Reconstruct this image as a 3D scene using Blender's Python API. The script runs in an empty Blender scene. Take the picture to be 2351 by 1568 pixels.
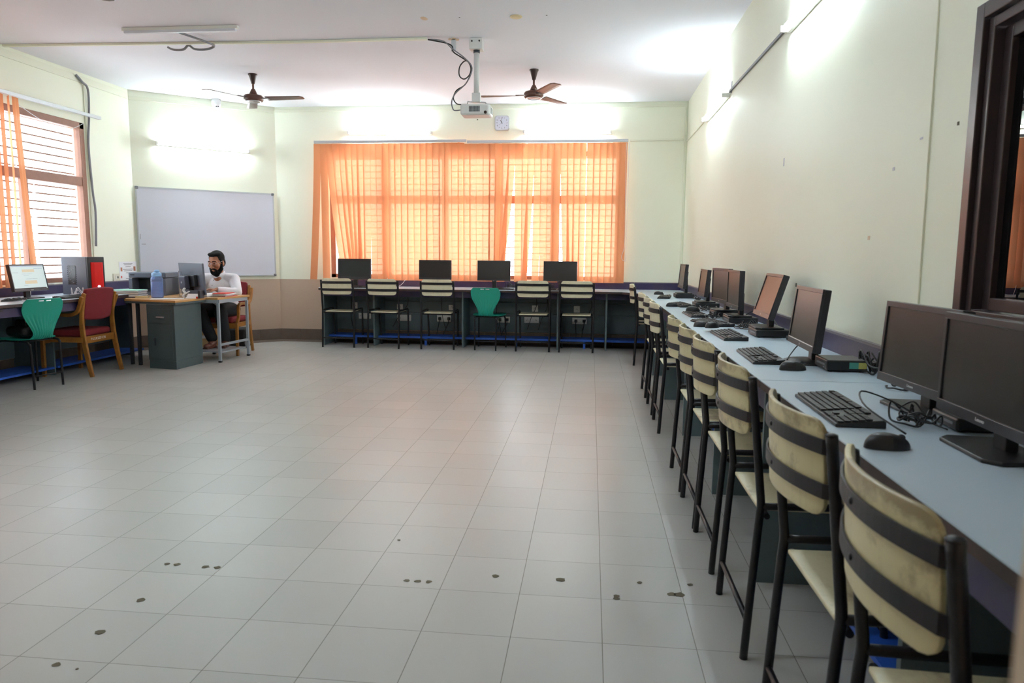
import bpy, bmesh, math, random
from math import sin, cos, pi, radians, sqrt
from mathutils import Vector, Matrix, noise
random.seed(7)
SC = bpy.context.scene
COL = SC.collection

# ------------------------------------------------------------------ camera
CAMH = 1.2513
_p, _y, _r = .1228, .1093, .0081
fw = Vector((-sin(_y)*cos(_p), cos(_y)*cos(_p), -sin(_p)))
rt = Vector((cos(_y), sin(_y), 0)); up = rt.cross(fw)
rt2 = rt*cos(_r)+up*sin(_r); up2 = -rt*sin(_r)+up*cos(_r)
cam = bpy.data.cameras.new('camera'); camo = bpy.data.objects.new('camera', cam); COL.objects.link(camo)
M = Matrix.Identity(4)
for i in range(3):
    M[i][0] = rt2[i]; M[i][1] = up2[i]; M[i][2] = -fw[i]
M[0][3], M[1][3], M[2][3] = 0, 0, CAMH
camo.matrix_world = M
cam.sensor_width = 36; cam.lens = 1631.1/2351*36; cam.clip_start = .02
cam.dof.use_dof = True; cam.dof.focus_distance = 6.0; cam.dof.aperture_fstop = 5.6
SC.camera = camo

# ------------------------------------------------------------------ world, light, exposure
W = bpy.data.worlds.new('sky'); SC.world = W; W.use_nodes = True
bg = W.node_tree.nodes['Background']
_t = W.node_tree; _tc = _t.nodes.new('ShaderNodeTexCoord'); _sx = _t.nodes.new('ShaderNodeSeparateXYZ'); _mr = _t.nodes.new('ShaderNodeMapRange'); _mx = _t.nodes.new('ShaderNodeMix'); _mx.data_type = 'RGBA'
_mr.inputs[1].default_value = -.55; _mr.inputs[2].default_value = -.1       # overcast sky, dimmed on the left to weaken that window's glare on the floor
_mx.inputs[6].default_value = (.30, .33, .36, 1); _mx.inputs[7].default_value = (.86, .93, 1.0, 1)
_t.links.new(_tc.outputs['Generated'], _sx.inputs[0]); _t.links.new(_sx.outputs[0], _mr.inputs[0]); _t.links.new(_mr.outputs[0], _mx.inputs[0]); _t.links.new(_mx.outputs[2], bg.inputs[0])
bg.inputs[1].default_value = 8.0
SC.view_settings.view_transform = 'Standard'; SC.view_settings.look = 'None'
SC.view_settings.gamma = 1; SC.view_settings.use_curve_mapping = False
SC.view_settings.exposure = 1.47
try:
    SC.cycles.use_denoising = True; SC.cycles.max_bounces = 10; SC.cycles.diffuse_bounces = 6
    SC.cycles.transparent_max_bounces = 12; SC.cycles.sample_clamp_indirect = 8
except Exception: pass
YB, XR, XL, H = 9.79, 1.222, -5.80, 3.25
TUBE = 45.0
def portal(name, loc, rot, sx, sy):
    l = bpy.data.lights.new(name, 'AREA'); l.shape = 'RECTANGLE'; l.size = sx; l.size_y = sy
    l.cycles.is_portal = True
    o = bpy.data.objects.new(name, l); COL.objects.link(o); o.location = loc; o.rotation_euler = rot
portal('daylight_portal', (-1.64, YB+.22, 1.77), (-pi/2, 0, 0), 4.1, 1.75)
portal('daylight_portal', (XL-.22, 6.3, 1.8), (0, -pi/2, 0), 1.8, 3.1)

# ------------------------------------------------------------------ materials
def s2l(c): return tuple((x/12.92 if x <= .04045 else ((x+.055)/1.055)**2.4) for x in c)
def rgb(r, g, b): return s2l((r/255, g/255, b/255))+(1,)
MT = {}
class NT:
    def __init__(s, m): s.t = m.node_tree; s.n = s.t.nodes; s.l = s.t.links
    def add(s, ty, **kw):
        n = s.n.new(ty)
        for k, v in kw.items():
            if k.startswith('i_'):
                key = k[2:]
                n.inputs[int(key) if key.isdigit() else key].default_value = v
            else: setattr(n, k, v)
        return n
    def link(s, a, b): s.l.new(a, b)
def mat(name, col, rough=.5, metal=0, spec=.5, var=0, vscale=6, vcol=None, bump=0, bscale=60, trans=0, emit=None, es=1, alpha=1):
    m = bpy.data.materials.new(name); m.use_nodes = True; MT[name] = m
    t = NT(m); b = t.n['Principled BSDF']
    b.inputs['Base Color'].default_value = col; b.inputs['Roughness'].default_value = rough
    b.inputs['Metallic'].default_value = metal; b.inputs['Specular IOR Level'].default_value = spec
    if trans: b.inputs['Transmission Weight'].default_value = trans
    if emit: b.inputs['Emission Color'].default_value = emit; b.inputs['Emission Strength'].default_value = es
    if var or bump:
        tc = t.add('ShaderNodeTexCoord')
    if var:
        nz = t.add('ShaderNodeTexNoise', i_Scale=vscale, i_Detail=6.0, i_Roughness=.6); t.link(tc.outputs['Object'], nz.inputs['Vector'])
        rp = t.add('ShaderNodeMapRange', i_1=.42, i_2=.68); rp.inputs[3].default_value = 0; rp.inputs[4].default_value = var
        t.link(nz.outputs[0], rp.inputs[0])
        mx = t.add('ShaderNodeMix', data_type='RGBA'); mx.inputs[6].default_value = col
        mx.inputs[7].default_value = vcol or tuple(x*.6 for x in col[:3])+(1,)
        t.link(rp.outputs[0], mx.inputs[0]); t.link(mx.outputs[2], b.inputs['Base Color'])
    if bump:
        n2 = t.add('ShaderNodeTexNoise', i_Scale=bscale, i_Detail=4.0); t.link(tc.outputs['Object'], n2.inputs['Vector'])
        bp = t.add('ShaderNodeBump', i_Strength=bump, i_Distance=.01); t.link(n2.outputs[0], bp.inputs['Height'])
        t.link(bp.outputs[0], b.inputs['Normal'])
    return m
mat('ceiling_paint', rgb(236, 237, 244), .9, var=.15, vscale=.6, vcol=rgb(224, 224, 232), bump=.05, bscale=3)
mat('yellow_paint', rgb(226, 228, 206), .42, spec=.35, var=.25, vscale=.9, vcol=rgb(222, 222, 192), bump=.06, bscale=5)
mat('black_metal', rgb(22, 22, 27), .34, spec=.4, var=.4, vscale=25, vcol=rgb(42, 36, 38), bump=.15, bscale=180)
mat('strap_metal', rgb(30, 29, 33), .42, spec=.35, var=.35, vscale=18, vcol=rgb(52, 44, 48))
mat('black_plastic', rgb(30, 30, 33), .38, bump=.03, bscale=400)
mat('monitor_plastic', rgb(44, 43, 48), .34, spec=.55)
mat('screen_off', rgb(34, 33, 34), .30, spec=.55)
mat('screen_matte', rgb(46, 52, 52), .3, spec=.4)
mat('key_black', rgb(36, 36, 38), .45)
mat('cable_black', rgb(20, 20, 22), .45)
mat('cable_grey', rgb(128, 128, 134), .5)
mat('cable_white', rgb(220, 220, 224), .5)
mat('silver', rgb(200, 200, 205), .3, metal=.7)
mat('logo_white', rgb(225, 225, 228), .4)
mat('desk_laminate', rgb(186, 203, 216), .3, spec=.45, var=.25, vscale=1.6, vcol=rgb(172, 188, 198), bump=.02, bscale=30)
mat('desk_edge', rgb(52, 38, 38), .5, var=.5, vscale=12, vcol=rgb(92, 58, 46))
mat('purple_laminate', rgb(42, 35, 78), .4, var=.6, vscale=2.5, vcol=rgb(82, 70, 86))
mat('grey_strip', rgb(120, 114, 118), .4)
mat('panel_greygreen', rgb(96, 112, 116), .5, var=.4, vscale=3, vcol=rgb(78, 94, 98), bump=.05, bscale=20)
mat('blue_board', rgb(40, 92, 190), .45, var=.4, vscale=4, vcol=rgb(30, 66, 150))
mat('white_plastic', rgb(226, 226, 220), .4)
mat('beige_plastic', rgb(214, 208, 190), .45)
mat('teal_plastic', rgb(20, 150, 130), .38, spec=.5)
mat('red_fabric', rgb(122, 26, 34), .85, bump=.3, bscale=500)
mat('chair_wood', rgb(158, 106, 44), .35, var=.6, vscale=14, vcol=rgb(116, 72, 28))
mat('desk_wood', rgb(196, 150, 92), .35, var=.4, vscale=9, vcol=rgb(170, 122, 66))
mat('cabinet_paint', rgb(74, 88, 90), .4, bump=.12, bscale=160)
mat('grey_paint', rgb(150, 158, 166), .4)
mat('fan_brown', rgb(92, 58, 46), .35, spec=.5)
mat('fan_dark', rgb(60, 40, 36), .4)
mat('projector_white', rgb(222, 222, 220), .4)
mat('grille_grey', rgb(120, 122, 126), .5)
mat('lens', rgb(20, 24, 30), .05, spec=1)
mat('whiteboard', rgb(222, 226, 240), .22, spec=.5)
mat('aluminium', rgb(196, 200, 204), .35, metal=.6)
mat('frame_wood', rgb(150, 104, 84), .5, var=.4, vscale=10, vcol=rgb(120, 80, 60))
mat('bronze_frame', rgb(62, 50, 52), .3, metal=.25, spec=.6, bump=.03, bscale=300)
mat('dark_glass', rgb(12, 14, 16), .0, spec=1.0)
mat('skin', rgb(168, 112, 84), .5)
mat('hair', rgb(9, 8, 9), .75, spec=.2, bump=.6, bscale=220)
mat('shirt', rgb(226, 226, 232), .8, bump=.55, bscale=16)
mat('trousers', rgb(20, 20, 24), .85)
mat('shoe_leather', rgb(104, 62, 50), .3)
mat('paper', rgb(236, 238, 240), .8)
mat('paper_green', rgb(150, 204, 178), .8)
mat('paper_red', rgb(206, 52, 40), .6)
mat('paper_grey', rgb(198, 198, 204), .8)
mat('bag_black', rgb(18, 17, 20), .6, bump=.5, bscale=30)
mat('carton', rgb(176, 146, 104), .8)
mat('tower_steel', rgb(92, 98, 112), .38, spec=.5)
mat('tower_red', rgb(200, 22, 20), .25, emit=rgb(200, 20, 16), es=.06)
mat('lid_blue', rgb(150, 196, 240), .35)
mat('steel_dark', rgb(54, 56, 62), .4)
mat('chip_dark', rgb(92, 86, 70), .9)
mat('lamp_off', rgb(220, 222, 230), .5)
mat('eye_white', rgb(225, 220, 215), .3)
mat('sticker_yellow', rgb(200, 196, 110), .5)
mat('sticker_teal', rgb(80, 160, 150), .5)
mat('tube_glow', (1, 1, 1, 1), .5, emit=(.80, .93, 1, 1), es=TUBE)
mat('power_light', (1, 1, 1, 1), .5, emit=(.5, .6, 1, 1), es=3)
mat('skirting_tile', rgb(104, 90, 80), .5, var=.4, vscale=8, vcol=rgb(84, 70, 62))
mat('peel_cream', rgb(222, 196, 168), .8)

# cream painted plywood, worn
def cream(name, base, seed, wear, edge=.16, stain=(112, 92, 62), sc_=7.0):
    m = bpy.data.materials.new(name); m.use_nodes = True; MT[name] = m; t = NT(m); b = t.n['Principled BSDF']
    b.inputs['Roughness'].default_value = .36
    tc = t.add('ShaderNodeTexCoord'); oi = t.add('ShaderNodeObjectInfo')
    ad = t.add('ShaderNodeVectorMath', operation='ADD'); sc = t.add('ShaderNodeVectorMath', operation='SCALE'); sc.inputs['Scale'].default_value = 1.0
    cmb = t.add('ShaderNodeCombineXYZ'); mu = t.add('ShaderNodeMath', operation='MULTIPLY', i_1=37.0)
    t.link(oi.outputs['Random'], mu.inputs[0])
    for i in range(3): t.link(mu.outputs[0], cmb.inputs[i])
    t.link(tc.outputs['Object'], ad.inputs[0]); t.link(cmb.outputs[0], ad.inputs[1])
    n1 = t.add('ShaderNodeTexNoise', i_Scale=sc_, i_Detail=8.0, i_Roughness=.7); t.link(ad.outputs[0], n1.inputs['Vector'])
    sg = t.add('ShaderNodeSeparateXYZ'); t.link(tc.outputs['Generated'], sg.inputs[0]); ge = t.add('ShaderNodeMapRange', i_1=.80, i_2=1.0); ge.inputs[4].default_value = edge; t.link(sg.outputs[2], ge.inputs[0])
    ns = t.add('ShaderNodeMath', operation='ADD'); t.link(n1.outputs[0], ns.inputs[0]); t.link(ge.outputs[0], ns.inputs[1])
    r1 = t.add('ShaderNodeMapRange', i_1=.54, i_2=.68); r1.inputs[4].default_value = wear; t.link(ns.outputs[0], r1.inputs[0])
    mp = t.add('ShaderNodeMapping'); mp.inputs['Scale'].default_value = (60, 60, 6); t.link(ad.outputs[0], mp.inputs[0])
    n2 = t.add('ShaderNodeTexNoise', i_Scale=1.0, i_Detail=5.0); t.link(mp.outputs[0], n2.inputs['Vector'])
    r2 = t.add('ShaderNodeMapRange', i_1=.55, i_2=.8); r2.inputs[4].default_value = .35; t.link(n2.outputs[0], r2.inputs[0])
    m1 = t.add('ShaderNodeMix', data_type='RGBA'); m1.inputs[6].default_value = base; m1.inputs[7].default_value = tuple(x*.62 for x in base[:3])+(1,)
    m2 = t.add('ShaderNodeMix', data_type='RGBA'); m2.inputs[7].default_value = rgb(*stain)
    t.link(r2.outputs[0], m1.inputs[0]); t.link(m1.outputs[2], m2.inputs[6]); t.link(r1.outputs[0], m2.inputs[0]); t.link(m2.outputs[2], b.inputs['Base Color'])
cream('cream_panel', rgb(208, 198, 156), 1, .7)
cream('cream_clean', rgb(226, 220, 190), 2, .15, .08)
cream('cream_seat', rgb(206, 198, 164), 1, .7, 0, (124, 98, 74), 5.0)
cream('cream_edge', rgb(232, 226, 200), 3, .6)

# floor tiles
def floor_mat():
    m = bpy.data.materials.new('floor_tile'); m.use_nodes = True; MT['floor_tile'] = m; t = NT(m); b = t.n['Principled BSDF']
    tc = t.add('ShaderNodeTexCoord'); sx = t.add('ShaderNodeSeparateXYZ'); t.link(tc.outputs['Object'], sx.inputs[0])
    masks = []; cells = []
    for ax, off in ((0, -.0377+.3*20), (1, .0875+.3*20)):
        # lines at v = n*.3 + o
        o = (-2.33766 if ax == 0 else 3.08748) - 30
        a = t.add('ShaderNodeMath', operation='SUBTRACT', i_1=o); t.link(sx.outputs[ax], a.inputs[0])
        d = t.add('ShaderNodeMath', operation='DIVIDE', i_1=.3); t.link(a.outputs[0], d.inputs[0])
        fl = t.add('ShaderNodeMath', operation='FLOOR'); t.link(d.outputs[0], fl.inputs[0]); cells.append(fl)
        fr = t.add('ShaderNodeMath', operation='FRACT'); t.link(d.outputs[0], fr.inputs[0])
        s = t.add('ShaderNodeMath', operation='SUBTRACT', i_1=.5); t.link(fr.outputs[0], s.inputs[0])
        ab = t.add('ShaderNodeMath', operation='ABSOLUTE'); t.link(s.outputs[0], ab.inputs[0])
        g = t.add('ShaderNodeMapRange', i_1=.5-(.0062 if ax == 0 else .0046), i_2=.5-.0028); t.link(ab.outputs[0], g.inputs[0]); masks.append(g)
    mxm = t.add('ShaderNodeMath', operation='MAXIMUM'); t.link(masks[0].outputs[0], mxm.inputs[0]); t.link(masks[1].outputs[0], mxm.inputs[1])
    cv = t.add('ShaderNodeCombineXYZ'); t.link(cells[0].outputs[0], cv.inputs[0]); t.link(cells[1].outputs[0], cv.inputs[1])
    wn = t.add('ShaderNodeTexWhiteNoise', noise_dimensions='2D'); t.link(cv.outputs[0], wn.inputs['Vector'])
    nz = t.add('ShaderNodeTexNoise', i_Scale=3.0, i_Detail=8.0); t.link(tc.outputs['Object'], nz.inputs['Vector'])
    ml = t.add('ShaderNodeMath', operation='MULTIPLY', i_1=.5); t.link(wn.outputs['Value'], ml.inputs[0])
    ad = t.add('ShaderNodeMath', operation='MULTIPLY_ADD', i_1=.5); t.link(nz.outputs[0], ad.inputs[0]); t.link(ml.outputs[0], ad.inputs[2])
    tile = t.add('ShaderNodeMix', data_type='RGBA'); tile.inputs[6].default_value = rgb(163, 164, 160); tile.inputs[7].default_value = rgb(177, 177, 173)
    t.link(ad.outputs[0], tile.inputs[0])
    gm = t.add('ShaderNodeMix', data_type='RGBA'); gm.inputs[7].default_value = rgb(100, 97, 84)
    t.link(mxm.outputs[0], gm.inputs[0]); t.link(tile.outputs[2], gm.inputs[6]); t.link(gm.outputs[2], b.inputs['Base Color'])
    rr = t.add('ShaderNodeMapRange'); rr.inputs[3].default_value = .3; rr.inputs[4].default_value = .42
    t.link(nz.outputs[0], rr.inputs[0]); t.link(rr.outputs[0], b.inputs['Roughness'])
    b.inputs['Specular IOR Level'].default_value = .42
    bp = t.add('ShaderNodeBump', i_Strength=.25, i_Distance=.003, invert=True); t.link(mxm.outputs[0], bp.inputs['Height']); t.link(bp.outputs[0], b.inputs['Normal'])
floor_mat()
# wall with a beige dado painted below z = .868
def dado_mat():
    m = bpy.data.materials.new('wall_dado'); m.use_nodes = True; MT['wall_dado'] = m; t = NT(m); b = t.n['Principled BSDF']
    tc = t.add('ShaderNodeTexCoord'); sx = t.add('ShaderNodeSeparateXYZ'); t.link(tc.outputs['Object'], sx.inputs[0])
    nz = t.add('ShaderNodeTexNoise', i_Scale=1.2, i_Detail=6.0); t.link(tc.outputs['Object'], nz.inputs['Vector'])
    up_ = t.add('ShaderNodeMix', data_type='RGBA'); up_.inputs[6].default_value = rgb(242, 244, 228); up_.inputs[7].default_value = rgb(236, 240, 218)
    lo = t.add('ShaderNodeMix', data_type='RGBA'); lo.inputs[6].default_value = rgb(198, 178, 160); lo.inputs[7].default_value = rgb(184, 162, 142)
    t.link(nz.outputs[0], up_.inputs[0]); t.link(nz.outputs[0], lo.inputs[0])
    g = t.add('ShaderNodeMapRange', i_1=.866, i_2=.870); t.link(sx.outputs[2], g.inputs[0])
    mx = t.add('ShaderNodeMix', data_type='RGBA'); t.link(g.outputs[0], mx.inputs[0]); t.link(lo.outputs[2], mx.inputs[6]); t.link(up_.outputs[2], mx.inputs[7])
    t.link(mx.outputs[2], b.inputs['Base Color']); b.inputs['Roughness'].default_value = .5; b.inputs['Specular IOR Level'].default_value = .3
    n2 = t.add('ShaderNodeTexNoise', i_Scale=4.0, i_Detail=4.0); t.link(tc.outputs['Object'], n2.inputs['Vector'])
    bp = t.add('ShaderNodeBump', i_Strength=.08, i_Distance=.02); t.link(n2.outputs[0], bp.inputs['Height']); t.link(bp.outputs[0], b.inputs['Normal'])
dado_mat()
# translucent blind fabric
def blind_mat():
    m = bpy.data.materials.new('blind_fabric'); m.use_nodes = True; MT['blind_fabric'] = m; t = NT(m)
    t.n.remove(t.n['Principled BSDF']); out = t.n['Material Output']
    tc = t.add('ShaderNodeTexCoord'); wv = t.add('ShaderNodeTexWave', i_Scale=60.0, wave_type='BANDS', bands_direction='X'); wv.inputs['Distortion'].default_value = .6
    t.link(tc.outputs['Object'], wv.inputs['Vector'])
    c = t.add('ShaderNodeMix', data_type='RGBA'); c.inputs[6].default_value = rgb(232, 160, 116); c.inputs[7].default_value = rgb(224, 148, 104)
    t.link(wv.outputs[0], c.inputs[0])
    d = t.add('ShaderNodeBsdfDiffuse'); tr = t.add('ShaderNodeBsdfTranslucent'); mx = t.add('ShaderNodeMixShader', i_0=.165); tp = t.add('ShaderNodeBsdfTransparent'); tp.inputs[0].default_value = (1, .74, .52, 1); m2 = t.add('ShaderNodeMixShader', i_0=.022)
    t.link(c.outputs[2], d.inputs[0]); t.link(c.outputs[2], tr.inputs[0]); t.link(d.outputs[0], mx.inputs[1]); t.link(tr.outputs[0], mx.inputs[2]); t.link(mx.outputs[0], m2.inputs[1]); t.link(tp.outputs[0], m2.inputs[2]); t.link(m2.outputs[0], out.inputs[0])
blind_mat()
def glass_mat(name, col, ior=1.45, tint=1):
    m = bpy.data.materials.new(name); m.use_nodes = True; MT[name] = m; t = NT(m); t.n.remove(t.n['Principled BSDF'])
    g = t.add('ShaderNodeBsdfGlossy', i_Roughness=0.02); tr = t.add('ShaderNodeBsdfTransparent'); tr.inputs[0].default_value = col
    lw = t.add('ShaderNodeLayerWeight', i_Blend=.5); pw = t.add('ShaderNodeMath', operation='POWER', i_1=4.0); fr = t.add('ShaderNodeMath', operation='MULTIPLY_ADD', i_1=.6, i_2=.03 if ior > 1.4 else .02); mx = t.add('ShaderNodeMixShader')
    t.link(lw.outputs['Facing'], pw.inputs[0]); t.link(pw.outputs[0], fr.inputs[0])
    t.link(fr.outputs[0], mx.inputs[0]); t.link(tr.outputs[0], mx.inputs[1]); t.link(g.outputs[0], mx.inputs[2]); t.link(mx.outputs[0], t.n['Material Output'].inputs[0])
glass_mat('window_glass', (.96, .98, .98, 1)); glass_mat('bottle_plastic', (.80, .88, .99, 1), 1.35)
_m = MT['bottle_plastic'].node_tree; _o = _m.nodes['Material Output']; _src = _o.inputs[0].links[0].from_socket
_d = _m.nodes.new('ShaderNodeBsdfDiffuse'); _d.inputs[0].default_value = rgb(176, 196, 240); _x = _m.nodes.new('ShaderNodeMixShader'); _x.inputs[0].default_value = .32
_m.links.new(_src, _x.inputs[1]); _m.links.new(_d.outputs[0], _x.inputs[2]); _m.links.new(_x.outputs[0], _o.inputs[0])
# lit computer page
def page_mat():
    m = bpy.data.materials.new('lit_page'); m.use_nodes = True; MT['lit_page'] = m; t = NT(m); b = t.n['Principled BSDF']
    b.inputs['Base Color'].default_value = (.02, .02, .02, 1); b.inputs['Roughness'].default_value = .3
    b.inputs['Emission Color'].default_value = rgb(206, 226, 224); b.inputs['Emission Strength'].default_value = .32
page_mat()
mat('page_box', (.02, .02, .02, 1), .3, emit=rgb(222, 206, 170), es=.3)
mat('page_bar', (.02, .02, .02, 1), .3, emit=rgb(150, 170, 210), es=.3)
mat('page_line', (.02, .02, .02, 1), .3, emit=rgb(130, 150, 160), es=.3)

# ------------------------------------------------------------------ mesh building
class MB:
    def __init__(s): s.v = []; s.f = []; s.sm = []; s.M = Matrix.Identity(4)
    def at(s, loc=(0, 0, 0), rz=0, rx=0, ry=0):
        s.M = Matrix.Translation(loc) @ Matrix.Rotation(rz, 4, 'Z') @ Matrix.Rotation(ry, 4, 'Y') @ Matrix.Rotation(rx, 4, 'X'); return s
    def put(s, vs, fs, smooth=False):
        n = len(s.v); s.v += [tuple(s.M @ Vector(v)) for v in vs]; s.f += [tuple(n+i for i in f) for f in fs]; s.sm += [smooth]*len(fs); return s
    def box(s, x0, x1, y0, y1, z0, z1):
        vs = [(x, y, z) for z in (z0, z1) for x, y in ((x0, y0), (x1, y0), (x1, y1), (x0, y1))]
        return s.put(vs, [(3, 2, 1, 0), (4, 5, 6, 7), (0, 1, 5, 4), (1, 2, 6, 5), (2, 3, 7, 6), (3, 0, 4, 7)])
    def prism(s, poly, z0, z1, smooth=False):
        n = len(poly); a = sum(poly[i][0]*poly[(i+1) % n][1]-poly[(i+1) % n][0]*poly[i][1] for i in range(n))
        if a < 0: poly = poly[::-1]
        vs = [(x, y, z0) for x, y in poly]+[(x, y, z1) for x, y in poly]
        s.put(vs, [tuple(range(n-1, -1, -1)), tuple(range(n, 2*n))]); m = len(s.v)-2*n
        for i in range(n): s.f.append((m+i, m+(i+1) % n, m+n+(i+1) % n, m+n+i)); s.sm.append(smooth)
        return s
    def rings(s, rs, cap=True, smooth=True, closed=True):
        n = len(rs[0]); vs = [p for r in rs for p in r]; fs = []
        for k in range(len(rs)-1):
            for i in range(n if closed else n-1):
                j = (i+1) % n; fs.append((k*n+i, k*n+j, (k+1)*n+j, (k+1)*n+i))
        base = len(s.v); s.put(vs, fs, smooth)
        if cap and closed:
            s.f.append(tuple(base+i for i in range(n-1, -1, -1))); s.sm.append(False)
            s.f.append(tuple(base+(len(rs)-1)*n+i for i in range(n))); s.sm.append(False)
        return s
    def lathe(s, prof, n=24, cap=True):
        return s.rings([[(r*cos(2*pi*i/n), r*sin(2*pi*i/n), z) for i in range(n)] for r, z in prof], cap)
    def cyl(s, p, q, r1, r2=None, n=16):
        return s.tube([p, q], r1, n, r2)
    def tube(s, pts, r, n=10, r2=None, rs=None):
        P = [Vector(p) for p in pts]; k = len(P); rings = []
        T = [(P[min(i+1, k-1)]-P[max(i-1, 0)]).normalized() for i in range(k)]
        a = Vector((0, 0, 1)) if abs(T[0].z) < .9 else Vector((1, 0, 0)); N = T[0].cross(a).normalized()
        for i in range(k):
            N = (N-T[i]*N.dot(T[i])).normalized(); B = T[i].cross(N)
            ri = rs[i] if rs else (r if r2 is None else r+(r2-r)*i/(k-1))
            rings.append([tuple(P[i]+(N*cos(2*pi*j/n)+B*sin(2*pi*j/n))*ri) for j in range(n)])
        return s.rings(rings)
    def bar(s, pts, w, t, side=(1, 0, 0)):
        """rectangular sweep; w along 'side', t across"""
        P = [Vector(p) for p in pts]; k = len(P); S = Vector(side).normalized(); rings = []
        for i in range(k):
            T = (P[min(i+1, k-1)]-P[max(i-1, 0)]).normalized(); N = T.cross(S).normalized()
            tt = t[i] if isinstance(t, (list, tuple)) else t
            rings.append([tuple(P[i]+S*a*w/2+N*b*tt/2) for a, b in ((-1, -1), (1, -1), (1, 1), (-1, 1))])
        return s.rings(rings, smooth=False)
    def ball(s, c, r, n=16, m=10, sc=(1, 1, 1)):
        c = Vector(c); rings = [[(c.x+r*sc[0]*sin(a)*cos(2*pi*i/n), c.y+r*sc[1]*sin(a)*sin(2*pi*i/n), c.z-r*sc[2]*cos(a)) for i in range(n)] for a in [max(.02, min(pi-.02, pi*j/m)) for j in range(m+1)]]
        return s.rings(rings)
    def cone2(s, p, q, r1, r2, n=14):
        """round-ended tapered limb"""
        s.ball(p, r1, n, 8); s.ball(q, r2, n, 8); return s.tube([p, q], r1, n, r2)
    def grid(s, fn, nu, nv, smooth=True, keep=None, flip=False):
        vs = [fn(i/nu, j/nv) for j in range(nv+1) for i in range(nu+1)]; fs = []
        for j in range(nv):
            for i in range(nu):
                if keep and not keep((i+.5)/nu, (j+.5)/nv): continue
                a = j*(nu+1)+i; q = (a, a+1, a+nu+2, a+nu+1); fs.append(q[::-1] if flip else q)
        return s.put(vs, fs, smooth)
    def mesh(s, name, mt):
        me = bpy.data.meshes.new(name); me.from_pydata(s.v, [], s.f)
        me.polygons.foreach_set('use_smooth', s.sm); me.materials.append(MT[mt] if isinstance(mt, str) else mt); me.update(); return me
def smooth_path(pts, n=6):
    P = [Vector(p) for p in pts]; out = []
    for i in range(len(P)-1):
        a, b, c, d = P[max(i-1, 0)], P[i], P[i+1], P[min(i+2, len(P)-1)]
        for k in range(n):
            t = k/n; out.append(.5*((2*b)+(c-a)*t+(2*a-5*b+4*c-d)*t*t+(3*b-a-3*c+d)*t**3))
    out.append(P[-1]); return out
def tag(o, label=None, cat=None, group=None, kind=None):
    for k, v in (('label', label), ('category', cat), ('group', group), ('kind', kind)):
        if v: o[k] = v
    return o
def obj(name, mb, mt, parent=None, label=None, bev=0, solid=0, loc=None, rz=0, segs=2, sub=0):
    me = mb.mesh(name, mt) if isinstance(mb, MB) else mb
    o = bpy.data.objects.new(name, me); COL.objects.link(o)
    if parent: o.parent = parent
    if label: o['label'] = label
    if loc: o.location = loc
    if rz: o.rotation_euler = (0, 0, rz)
    if solid:
        m = o.modifiers.new('solidify', 'SOLIDIFY'); m.thickness = solid; m.offset = 0
    if bev:
        m = o.modifiers.new('bevel', 'BEVEL'); m.width = bev; m.segments = segs; m.limit_method = 'ANGLE'; m.angle_limit = .6
    if sub:
        m = o.modifiers.new('sub', 'SUBSURF'); m.levels = sub; m.render_levels = sub
    return o
def thing(name, label, cat, loc=(0, 0, 0), rz=0, group=None):
    o = bpy.data.objects.new(name, None); COL.objects.link(o); o.location = loc; o.rotation_euler = (0, 0, rz); o.empty_display_size = .1
    return tag(o, label, cat, group)
def struct(name, mb, mt, **kw):
    o = obj(name, mb, mt, **kw); o['kind'] = 'structure'; return o
def copy_tree(o, parent=None):
    c = o.copy(); COL.objects.link(c)
    if parent: c.parent = parent
    for ch in [x for x in CH.get(o.name, [])]: copy_tree(ch, c)
    return c
CH = {}
def index_children():
    CH.clear()
    for o in COL.objects:
        if o.parent: CH.setdefault(o.parent.name, []).append(o)
def text(name, body, size, mt, parent, M4, depth=.0008, align='CENTER'):
    cu = bpy.data.curves.new(name, 'FONT'); cu.body = body; cu.size = size; cu.extrude = depth; cu.align_x = align; cu.align_y = 'CENTER'
    to = bpy.data.objects.new(name+'_tmp', cu); COL.objects.link(to)
    dg = bpy.context.evaluated_depsgraph_get(); me = bpy.data.meshes.new_from_object(to.evaluated_get(dg))
    bpy.data.objects.remove(to); me.materials.clear(); me.materials.append(MT[mt]); me.transform(M4)
    return obj(name, me, mt, parent)
def box(x0, x1, y0, y1, z0, z1): return MB().box(x0, x1, y0, y1, z0, z1)
def FM(loc, xdir, ydir):
    """matrix placing text: local x along xdir, local y along ydir"""
    x = Vector(xdir).normalized(); y = Vector(ydir).normalized(); z = x.cross(y); m = Matrix.Identity(4)
    for i in range(3): m[i][0] = x[i]; m[i][1] = y[i]; m[i][2] = z[i]; m[i][3] = loc[i]
    return m

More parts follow.
